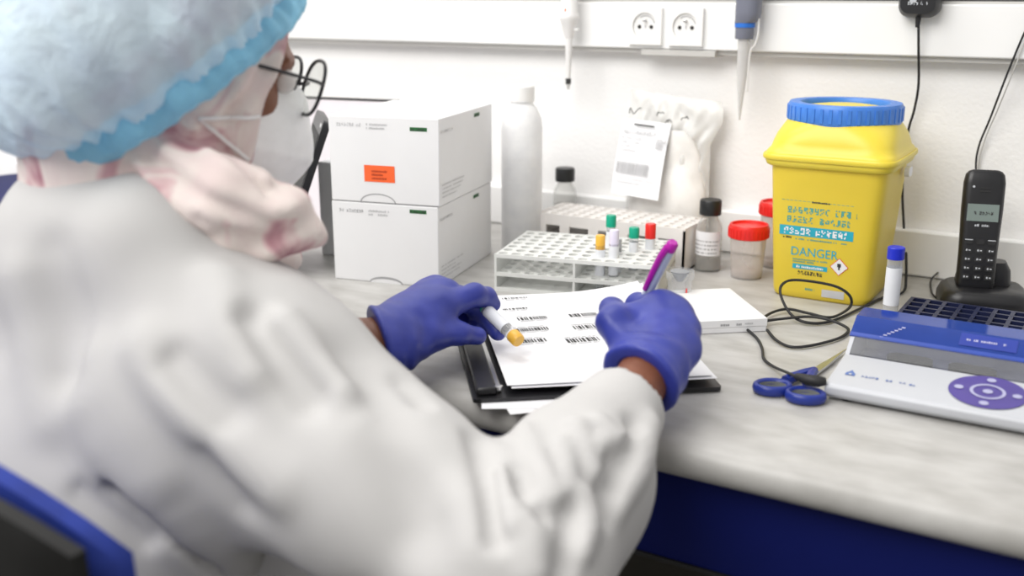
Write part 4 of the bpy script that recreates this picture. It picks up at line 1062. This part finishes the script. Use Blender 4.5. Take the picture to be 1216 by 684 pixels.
def body_f(P):
    d = head_f(P)
    d = smin(d, rc(P, nk, nb_, 0.052, 0.056), 0.03)
    d = smin(d, ell(P, mid-Z*0.08, TA, (0.150, 0.095, 0.16)), 0.05)
    d = smin(d, ell(P, pel+Z*0.06, TA, (0.145, 0.105, 0.15)), 0.08)
    for sh, el, wr, hd in ((shR, elR, wrR, RHND), (shL, elL, wrL, LHND)):
        d = smin(d, rc(P, sh, el, 0.050, 0.036), 0.05); d = smin(d, rc(P, el, wr, 0.036, 0.0235), 0.015)
        c = (hd['index'][0][0]+hd['little'][0][0])/2
        d = smin(d, rc(P, wr, wr+(c-wr)*0.75, 0.0215, 0.014), 0.01)
    for hp, kn, an, s in ((hipR, knR, anR, 1), (hipL, knL, anL, -1)):
        d = smin(d, rc(P, hp, kn, 0.072, 0.050), 0.05); d = smin(d, rc(P, kn, an, 0.050, 0.034), 0.02)
        d = smin(d, rc(P, an-Z*0.03, an+Ft*0.13-Z*0.055, 0.030, 0.022), 0.03)
    return d
body = soft('body', body_f, (-1.06, -1.14, -0.78), (-0.30, -0.38, 0.50), 0.006, M['skin'], person, base=PB)
for s in (-1, 1):
    c = H(s*0.031, 0.079, 0.002)-PB
    e = MB().lathe([(0, -0.0115)]+[(0.0115*math.sin(a), -0.0115*math.cos(a)) for a in np.linspace(0.3, 2.84, 9)]+[(0, 0.0115)], c, 16).mk('eye', M['eye'], body, smooth=True, sharp=180)
    c2 = H(s*0.031, 0.0885, 0.002)-PB
    MB().lathe([(0, 0), (0.0055, 0), (0.0052, 0.0022), (0, 0.003)], c2, 14, Matrix([list(hr), list(hu), list(hf)]).transposed()).mk('iris', M['dark'], e, smooth=True)

# ---- trousers and shoes
def trouser_f(P):
    d = ell(P, pel+Z*0.03, TA, (0.155, 0.12, 0.10))
    for hp, kn, an in ((hipR, knR, anR), (hipL, knL, anL)):
        d = smin(d, rc(P, hp, kn, 0.080, 0.060), 0.04); d = smin(d, rc(P, kn, an, 0.060, 0.050), 0.02)
    d = smax(d, -(P[:, 2]-(anR[2]-0.005)), 0.004)
    return d+0.003*wsin(P, 55, 0.7)
soft('trousers', trouser_f, (-1.06, -1.14, -0.75), (-0.45, -0.38, -0.05), 0.009, M['trouser'], person, 'dark trousers under the coat', base=PB)
for an in (anR, anL):
    sf = lambda P, an=an: smax(smin(rc(P, an-Z*0.035, an+Ft*0.15-Z*0.062, 0.040, 0.034), rc(P, an-Z*0.05-Ft*0.02, an, 0.038, 0.037), 0.02), -(P[:, 2]+DZ-0.003), 0.004)
    soft('shoe', sf, an+np.array([-0.09, -0.11, -0.14]), an+np.array([0.11, 0.24, 0.06]), 0.006, M['shoe'], person, base=PB)

# ---- gloves, drawn over the wrists
def glove(name, hd, wrist, fore, lo, hi, label, back):
    ax = n_(wrist-fore)
    cut = wrist-ax*back
    def f(P):
        d = hand(P, hd, wrist, fore, 0.0012)
        s = (P-cut)@ax
        d = d-0.0022*np.exp(-((s-0.003)/0.0035)**2)             # rolled cuff
        d = d-0.0010*np.sin(s*260+3*wsin(P, 60, 1.0))*np.exp(-((s-0.025)/0.02)**2)-0.0006*wsin(P, 190, 0.3)
        d = smax(d, -s, 0.002)
        inner = np.maximum(rc(P, fore, wrist, 0.0262, 0.0232), s-0.016)
        return smax(d, -inner, 0.0015)
    return soft(name, f, lo, hi, 0.0021, M['glove'], person, label, base=PB)
dRf = n_(wrR-elR); dLf = n_((wrL-elL)*0.35+(wrL-at(405, 435, 1.0))*3.0)
foreR = wrR-n_(dRf+np.array([0.10, 0, 0]))*0.06; foreL = wrL-dLf*0.06
def bounds(hd, w, f):
    p = np.array([x for k in hd for x in hd[k][0]]+[w, f]); return p.min(0)-0.034, p.max(0)+0.034
lo, hi = bounds(RHND, wrR, foreR); glove('glove', RHND, wrR, foreR, lo, hi, 'blue nitrile glove on the writing hand', 0.010)
lo, hi = bounds(LHND, wrL, foreL); glove('glove', LHND, wrL, foreL, lo, hi, 'blue nitrile glove holding the sample tube', -0.003)

# ---- laboratory coat
cuffR = wrR-dRf*0.040; cuffL = wrL-n_(wrL-elL)*0.030-dLf*0.016
def coat_base(P):
    d = ell(P, mid-Z*0.075-Ft*0.012, TA, (0.178, 0.128, 0.185))
    d = smin(d, ell(P, pel+Z*0.08-Ft*0.010, TA, (0.185, 0.140, 0.20)), 0.10)
    d = smin(d, rc(P, shL, shR, 0.066, 0.066), 0.07)
    d = smin(d, rc(P, mid-Ft*0.035+Z*0.045, nb_+Z*0.030-Ft*0.012, 0.075, 0.062), 0.05)
    d = smin(d, rc(P, at(88, 290, 0.89), at(165, 290, 0.855), 0.054, 0.056), 0.04)
    # right sleeve, hanging loose at the elbow
    d = smin(d, chain(P, [shR, shR+(elR-shR)*0.5-Z*0.012, elR-Z*0.008], [0.072, 0.076, 0.068], 0.03), 0.10)
    fm = elR+(wrR-elR)*0.45
    sl = chain(P, [elR-Z*0.008, fm-Z*0.004, cuffR], [0.070, 0.056, 0.0365], 0.02)
    sl = smin(sl, rc(P, elR-Z*0.055+np.array([-0.01, 0.01, 0]), fm-Z*0.040, 0.045, 0.038), 0.05)
    d = smin(d, sl, 0.03)
    # left sleeve
    d = smin(d, chain(P, [shL, elL], [0.074, 0.062], 0.03), 0.06)
    lm = elL+(wrL-elL)*0.6
    d = smin(d, chain(P, [elL, lm-dLf*0.01, cuffL], [0.062, 0.052, 0.040], 0.02), 0.04)
    # skirt over the thighs
    d = smin(d, rc(P, hipR-Z*0.01, hipR+Ft*0.26+Rt*0.03, 0.100, 0.088), 0.05)
    d = smin(d, rc(P, hipL-Z*0.01, hipL+Ft*0.26-Rt*0.03, 0.100, 0.088), 0.05)
    return d
def px_line(pts): 
    out = []
    for x, y in pts:
        p = trace(coat_base, x, y)
        if p is not None: out.append(p)
    return out
FOLDS = []
def fold(pts, w, amp):
    q = px_line(pts)
    if len(q) > 1: FOLDS.append((np.array(spline(q, 4)), w*(0.85 if w < 0.0125 else 1), amp*(1.9 if w < 0.0125 else 1.5)))
# back and shoulder
fold([(112, 488), (142, 545), (205, 605), (285, 672)], 0.022, 0.010)
fold([(140, 576), (165, 598), (190, 618), (225, 646), (262, 674), (300, 700)], 0.0105, -0.0062)
fold([(95, 585), (135, 612), (175, 640)], 0.010, -0.003)
fold([(118, 430), (150, 500), (190, 560)], 0.02, 0.006)
fold([(208, 430), (235, 462), (268, 490)], 0.014, -0.010)
fold([(170, 415), (205, 465), (262, 520), (330, 575)], 0.020, 0.009)
fold([(300, 380), (335, 425), (372, 470)], 0.014, -0.011)
fold([(335, 385), (370, 425), (405, 462)], 0.015, 0.010)
fold([(262, 330), (272, 380), (300, 440)], 0.016, 0.006)
fold([(250, 540), (275, 585), (285, 600)], 0.014, -0.003)
fold([(60, 300), (85, 380), (80, 440)], 0.02, -0.006)
fold([(20, 330), (40, 420), (60, 500)], 0.02, 0.005)
fold([(420, 420), (470, 520), (500, 620)], 0.024, -0.008)
fold([(440, 500), (520, 560), (570, 640)], 0.02, 0.005)
# elbow and forearm drapes
fold([(585, 508), (597, 560), (610, 622)], 0.0075, 0.011)
fold([(566, 520), (580, 570), (588, 640)], 0.010, -0.008)
fold([(622, 512), (645, 560), (664, 592), (672, 560), (668, 530)], 0.008, 0.011)
fold([(628, 600), (632, 640), (636, 678)], 0.011, 0.008)
fold([(612, 560), (620, 590), (640, 610)], 0.010, -0.009)
fold([(672, 600), (676, 640), (668, 670)], 0.009, -0.010)
fold([(685, 505), (698, 540), (706, 560), (712, 530)], 0.008, 0.010)
fold([(690, 590), (700, 620), (690, 652)], 0.010, 0.008)
fold([(712, 500), (735, 520), (752, 515)], 0.010, 0.005)
fold([(715, 545), (722, 580), (718, 610)], 0.009, -0.008)
fold([(755, 500), (740, 545), (715, 590)], 0.008, -0.007)
fold([(775, 505), (760, 560), (735, 600)], 0.012, 0.006)
fold([(480, 448), (500, 470), (540, 478)], 0.010, -0.010)
fold([(470, 446), (500, 443), (530, 462)], 0.011, 0.008)
def coat_f(P):
    d = coat_base(P)
    m = np.abs(d) < 0.05
    if m.any():
        Q = P[m]
        e = d[m]-fold_disp(Q, FOLDS)-0.0024*wsin(Q, 27, 0.9)-0.0009*wsin(Q, 75, 2.2)
        # collar: a raised band round the neck
        s = (Q-(nb_+Z*0.030-Ft*0.012))@n_(nk-nb_+Z*0.05)
        # hollow cuffs
        for wr, el, cf, dd in ((wrR, elR, cuffR, dRf), (wrL, elL, cuffL, n_(cuffL-elL))):
            t_ = (Q-cf)@dd; near = np.linalg.norm(Q-cf, axis=1) < 0.09
            e = np.where(near, smax(e, t_, 0.003), e)
            inn = rc(Q, cf-dd*0.028, cf+dd*0.03, 0.028, 0.0335)
            e = np.where(near, smax(e, -inn, 0.003), e)
        d = d.copy(); d[m] = e
    return d
coat = soft('lab_coat', coat_f, (-1.10, -1.16, -0.46), (-0.24, -0.50, 0.24), 0.0042, M['coat'], person, 'white cotton laboratory coat', base=PB)

# ---- head scarf under the net: hood with a face opening, and a gathered end below the chin
def scarf_f(P):
    q = hl(P)
    d = ell(q, (0, -0.020, 0.022), I3, (0.092, 0.106, 0.112))
    d = smin(d, ell(q, (0, -0.085, -0.010), I3, (0.098, 0.084, 0.088)), 0.04)        # bun beneath
    d = smin(d, ell(q, (0, 0.012, -0.055), I3, (0.074, 0.078, 0.085)), 0.05)
    d = smin(d, rc(P, nk, nb_-Ft*0.01, 0.070, 0.085), 0.05)
    # pleats along the cheek
    ang = np.arctan2(q[:, 2]+0.02, q[:, 1]-0.05)
    d = d-0.0022*np.sin(q[:, 1]*170+q[:, 2]*60+np.abs(q[:, 0])*40)*np.clip((q[:, 1]+0.06)*12, 0, 1)
    # face opening
    d = smax(d, -ell(q, (0, 0.118, -0.018), I3, (0.078, 0.092, 0.096)), 0.010)
    # gathered cloth in front of the neck
    g = chain(P, [at(205, 205, 0.855), at(262, 236, 0.850), at(322, 256, 0.865), at(352, 270, 0.880), at(376, 286, 0.890)], [0.024, 0.030, 0.026, 0.018, 0.005], 0.02)
    g = smin(g, chain(P, [at(215, 258, 0.86), at(268, 278, 0.85), at(318, 288, 0.865), at(345, 292, 0.88)], [0.022, 0.018, 0.015, 0.008], 0.01), 0.004)
    g = smin(g, chain(P, [H(-0.06, 0.0, -0.09), H(-0.03, 0.07, -0.135), H(0.02, 0.115, -0.150)], [0.03, 0.034, 0.028], 0.02), 0.02)
    g = g-0.0024*np.sin(q[:, 2]*150-q[:, 1]*40+2.0*np.sin(q[:, 1]*40))-0.001*wsin(P, 110, 0.5)
    return smin(d, g, 0.012)
scarf_plain = scarf_f
SF = []
for pts, w_, am in (([(345, 45), (318, 90), (296, 135)], 0.006, 0.005), ([(330, 45), (300, 95), (270, 140)], 0.006, -0.004), ([(315, 60), (285, 105), (255, 140)], 0.006, 0.004),
                    ([(225, 150), (262, 190), (305, 232)], 0.006, 0.006), ([(245, 150), (280, 190), (312, 226)], 0.005, -0.005), ([(262, 150), (295, 190), (316, 215)], 0.005, 0.004),
                    ([(180, 190), (225, 225), (290, 255), (345, 272)], 0.007, -0.006), ([(200, 180), (255, 222), (325, 250)], 0.008, 0.006), ([(165, 195), (205, 240), (250, 272)], 0.006, 0.006),
                    ([(235, 262), (280, 280), (325, 285)], 0.005, -0.006), ([(150, 200), (190, 245)], 0.006, -0.005)):
    tr = [trace(scarf_plain, *p_) for p_ in pts]; tr = [t_ for t_ in tr if t_ is not None]
    if len(tr) > 1: SF.append((np.array(spline(tr, 4)), w_, am))
def scarf_f(P): return scarf_plain(P)-fold_disp(P, SF)
scarf = soft('head_scarf', scarf_f, HC-0.27, HC+np.array([0.25, 0.25, 0.19]), 0.0038, M['scarf'], person, 'pale pink patterned head scarf', base=PB)

# ---- bouffant hair net
NC = np.array([0, -0.030, 0.028]); NR = np.array([0.122, 0.128, 0.130])
pn_ = n_((0, -0.80, 0.60)); pc_ = np.array([0, 0.0, -0.016])
def net_base(q): return smin(ell(q, NC, I3, NR), ell(q, (0, -0.085, -0.030), I3, (0.108, 0.095, 0.098)), 0.08)
def net_f(P):
    q = hl(P); d = net_base(q)
    s = (q-pc_)@pn_                                     # height above the elastic
    r = q-pc_-s[:, None]*pn_; th = np.arctan2(r[:, 0], r@np.cross(pn_, (1, 0, 0)))
    pl = np.sin(th*26+3*np.sin(th*5)+s*30)*np.exp(-np.clip(s, 0, 1)/0.035)
    d = d+0.022*np.exp(-(np.clip(s, -0.02, 1)/0.028)**2)*0.6
    d = d-0.0030*pl-0.0050*wsin(P, 42, 0.2)-0.0028*wsin(P, 80, 1.4)-0.0020*np.sin(th*13+s*25+2*wsin(P, 40, 3))-0.0022*np.sin(th*31+4*wsin(P, 30, 2))*np.exp(-np.clip(s, 0, 1)/0.09)
    return d
def net_keep(v):
    q = hl(v); return (q-pc_)@pn_ > 0.004
net = soft('hair_net', net_f, HC-0.27, HC+0.24, 0.004, M['net'], person, 'pale blue translucent bouffant hair net', base=PB, keep=net_keep)
# gathered elastic band
b = MB(); NB = 150; e1_ = np.array([1.0, 0, 0]); e2_ = np.cross(pn_, e1_)
loopc = []
for k in range(NB):
    a = 2*math.pi*k/NB; dr = e1_*math.sin(a)+e2_*math.cos(a)
    lo_, hi_ = 0.0, 0.3
    for _ in range(40):
        m_ = (lo_+hi_)/2
        if net_base((pc_+dr*m_+pn_*0.004)[None])[0] < -0.0125: lo_ = m_
        else: hi_ = m_
    loopc.append(pc_+dr*lo_)
v = []; f = []; nm = 10
prof_ = [(-0.004, 0.012), (0.001, 0.006), (0.003, 0.001), (0.004, -0.005), (0.002, -0.011), (-0.002, -0.014), (-0.004, -0.011), (-0.002, -0.005), (-0.004, 0.001), (-0.006, 0.008)]
prof_ = [(a_*1.0+0.001, b_*1.1+0.004) for a_, b_ in prof_]
for k, c in enumerate(loopc):
    t_ = 2*math.pi*k/NB; dr = n_(c-pc_); ru = 0.0014*math.sin(k*1.7)+0.0016*math.sin(k*0.61)
    for a_, b_ in prof_: v.append(H(*(c+dr*(a_+ru)+pn_*(b_+ru*0.8)))-PB)
for k in range(NB):
    for j in range(nm): f.append((k*nm+j, ((k+1) % NB)*nm+j, ((k+1) % NB)*nm+(j+1) % nm, k*nm+(j+1) % nm))
mk('elastic_band', v, f, M['netband'], net, smooth=True, sharp=180)

# ---- face mask with ear loops
def mask_f(P):
    q = hl(P)
    a = smin(ell(q, (0, 0.057, -0.058), I3, (0.061, 0.062, 0.062)), rc(q, (0, 0.094, -0.018), (0, 0.111, -0.058), 0.018, 0.012), 0.035)
    a = smin(a, rc(q, (0, 0.111, -0.058), (0, 0.084, -0.108), 0.012, 0.018), 0.03)
    a = a-0.0012*np.exp(-((q[:, 2]+0.060)/0.003)**2)
    edge = q[:, 1]-(0.050+0.10*np.abs(q[:, 2]+0.055))
    return smax(a, -edge, 0.004)
mask = soft('face_mask', mask_f, HC-0.2, HC+0.22, 0.0032, M['mask'], person, 'white moulded face mask', base=PB)
for s in (1, -1):
    if s > 0: e0 = trace(scarf_f, 236, 141); qe = hl(e0[None])[0]
    for a in ((0.060, 0.055, -0.034), (0.060, 0.056, -0.072)):
        q0 = qe*np.array([s, 1, 1]); pts = []
        for k in range(9):
            w_ = k/8; q_ = q0*(1-w_)+np.array([s*a[0], a[1], a[2]])*w_
            for _ in range(40):                                  # lie on the scarf and the mask
                pp = H(*q_)[None]; e_ = min(float(scarf_f(pp)[0]), float(mask_f(pp)[0]))
                if e_ > 0.0012: break
                q_ = q_+np.array([s*0.0015, 0, 0])
            pts.append(H(*q_)-PB)
        MB().tube(spline(pts, 3), 0.0019, 6).mk('ear_loop', M['strap'], mask, smooth=True, sharp=180)

# ---- spectacles
gl = bpy.data.objects.new('spectacles', None); col.objects.link(gl); gl.parent = person; gl['label'] = 'dark rimmed spectacles'
for s in (-1, 1):
    c = np.array([s*0.034, 0.106, 0.004]); N = 30; rim = []
    for k in range(N+1):
        a = 2*math.pi*k/N; ex = 0.026*math.copysign(abs(math.cos(a))**0.8, math.cos(a)); ez = 0.025*math.copysign(abs(math.sin(a))**0.8, math.sin(a))
        rim.append(H(c[0]+ex, c[1]-0.10*abs(c[0]+ex)**1.0*0.25, c[2]+ez)-PB)
    MB().tube(rim, 0.0017, 8, cap=False).mk('rim', M['frame'], gl, smooth=True, sharp=180)
    mk('lens', rim[:-1], [tuple(range(N))], M['lens'], gl)
    MB().tube([p-PB for p in spline([H(s*0.060, 0.104, 0.008), H(s*0.068, 0.092, 0.009), H(s*0.076, 0.04, 0.006), H(s*0.078, -0.02, 0.0)], 6)], 0.0016, 8).mk('temple', M['frame'], gl, smooth=True, sharp=180)
MB().tube([p-PB for p in spline([H(-0.009, 0.105, 0.004), H(0, 0.112, 0.008), H(0.009, 0.105, 0.004)], 5)], 0.0016, 8).mk('bridge', M['frame'], gl, smooth=True, sharp=180)

# ------------------------------------------------------------------ pen in the writing hand, sample tube in the other
pa, pb = at(743, 398, 1.068), at(797, 293, 0.992)
pen = empty('pen', pa, 0, 'slim ballpoint pen with magenta clip side held in the writing hand', 'pen')
ax = Vector(pb-pa); L = ax.length; RM = ax.to_track_quat('Z', 'Y').to_matrix()
MB().lathe([(0, -0.012), (0.0008, -0.012), (0.0038, 0.0), (0.0048, 0.012), (0.0052, L-0.006), (0.0046, L-0.002), (0, L-0.002)], n=16, rot=RM).mk('barrel', M['penbody'], pen, smooth=True, sharp=50)
MB().lathe([(0, L-0.004), (0.0056, L-0.004), (0.0056, L+0.004), (0.004, L+0.006), (0, L+0.006)], n=16, rot=RM).mk('end_cap', M['magenta'], pen, smooth=True, sharp=50)
side = n_(-RV*0.8-FW*0.5); side = n_(side-np.array(ax/L)*(side@np.array(ax/L)))
cl = [Vector(np.array(ax/L)*t_+side*o_) for t_, o_ in ((L, 0.004), (L-0.012, 0.0068), (L-0.030, 0.0068), (L-0.055, 0.0056))]
MB().tube(cl, [0.004, 0.0034, 0.0032, 0.0026], 8).mk('clip', M['magenta'], pen, smooth=True)
ta, tb = at(573, 363, 1.118), at(613, 402, 1.082)
st_ = empty('sample_tube', ta, 0, 'white labelled sample tube with amber cap held in the gloved fingers', 'tube')
ax = Vector(tb-ta); L = ax.length; RM = ax.to_track_quat('Z', 'Y').to_matrix()
MB().lathe([(0, 0), (0.0045, 0.001), (0.0064, 0.005), (0.0066, L-0.004)], n=18, rot=RM).mk('glass', M['tube'], st_, smooth=True)
MB().lathe([(0.0068, 0.010), (0.0068, L-0.018)], n=18, rot=RM).mk('label', M['tubelabel'], st_, smooth=True)
MB().lathe([(0, L-0.008), (0.0062, L-0.008), (0.0074, L-0.006), (0.0074, L+0.003), (0.0066, L+0.005), (0, L+0.005)], n=18, rot=RM).mk('cap', M['yellowcap'], st_, smooth=True, sharp=50)
MB().lathe([(0, -0.003), (0.005, -0.003), (0.0066, 0.001), (0.0067, 0.006), (0, 0.006)], n=18, rot=RM).mk('foot_plug', M['greencap'], st_, smooth=True)

# ------------------------------------------------------------------ chair
Fc = n_((0.02, 1.0, 0)); CHA = math.atan2(Fc[1], Fc[0])-math.pi/2
ch = empty('office_chair', (pel[0], pel[1], -DZ), CHA, 'office chair with blue padded back and black shell behind the person', 'chair')
def cushion(name, w0, w1, zz0, zz1, y0, th, m, bow, sag):
    v = []; f = []; nx, nz = 24, 14
    for sgn in (0, 1):
        for j in range(nz+1):
            for i in range(nx+1):
                s_ = j/nz; u_ = i/nx*2-1
                edge = min(1, (1-abs(u_))*6, (1-abs(2*s_-1))*5)
                hw = (w0+(w1-w0)*s_)
                zz = zz0+(zz1-zz0)*s_-sag*abs(u_)**3.0*(s_ if s_ > 0.5 else 0)
                t_ = th*(0.35+0.65*math.sqrt(max(edge, 0)))
                y = y0+bow*u_*u_-0.05*s_+(t_/2 if sgn else -t_/2)
                v.append((hw*u_, y, zz))
    k = (nx+1)*(nz+1)
    for j in range(nz):
        for i in range(nx):
            a = j*(nx+1)+i; f.append((a, a+1, a+nx+2, a+nx+1)); f.append((k+a, k+a+nx+1, k+a+nx+2, k+a+1))
    rim = [i for i in range(nx+1)]+[(j+1)*(nx+1)-1 for j in range(1, nz+1)]+[nz*(nx+1)+i for i in range(nx-1, -1, -1)]+[j*(nx+1) for j in range(nz-1, 0, -1)]
    for a, c in zip(rim, rim[1:]+rim[:1]): f.append((a, k+a, k+c, c))
    return mk(name, v, f, m, ch, smooth=True, sharp=60)
cushion('backrest_pad', 0.22, 0.272, 0.50, 0.922, -0.165, 0.036, M['chairblue'], 0.085, 0.10)
cushion('backrest_shell', 0.21, 0.278, 0.49, 0.928, -0.200, 0.030, M['chairblack'], 0.085, 0.085)
MB().loft([[(x*s_, y*s_+0.04, z) for x, y in rounded(0.44, 0.42, 0.08, 6)] for z, s_ in ((0.405, 0.94), (0.415, 1.0), (0.445, 1.0), (0.462, 0.93))]).mk('seat', M['chairblue'], ch, smooth=True, sharp=50)
MB().tube(spline([(0, 0.0, 0.40), (0, -0.16, 0.40), (0, -0.225, 0.46), (0, -0.235, 0.60)], 6), 0.018, 10).mk('back_bar', M['chairblack'], ch, smooth=True)
MB().lathe([(0.03, 0.10), (0.03, 0.28), (0.02, 0.28), (0.02, 0.405)], n=16).mk('column', M['chairblack'], ch, smooth=True, sharp=40)
for k in range(5):
    a = 2*math.pi*k/5+0.3
    lg = MB().tube([(0.02*math.cos(a), 0.02*math.sin(a), 0.11), (0.28*math.cos(a), 0.28*math.sin(a), 0.075)], [0.022, 0.015], 8).mk('leg', M['chairblack'], ch, smooth=True, sharp=40)
    MB().lathe([(0, -0.012), (0.02, -0.012), (0.026, -0.006), (0.026, 0.006), (0.02, 0.012), (0, 0.012)], (0.28*math.cos(a), 0.28*math.sin(a), 0.0275), 16, Matrix.Rotation(a, 3, 'Z') @ Matrix.Rotation(math.pi/2, 3, 'X')).mk('castor', M['blackrub'], lg, smooth=True, sharp=40)
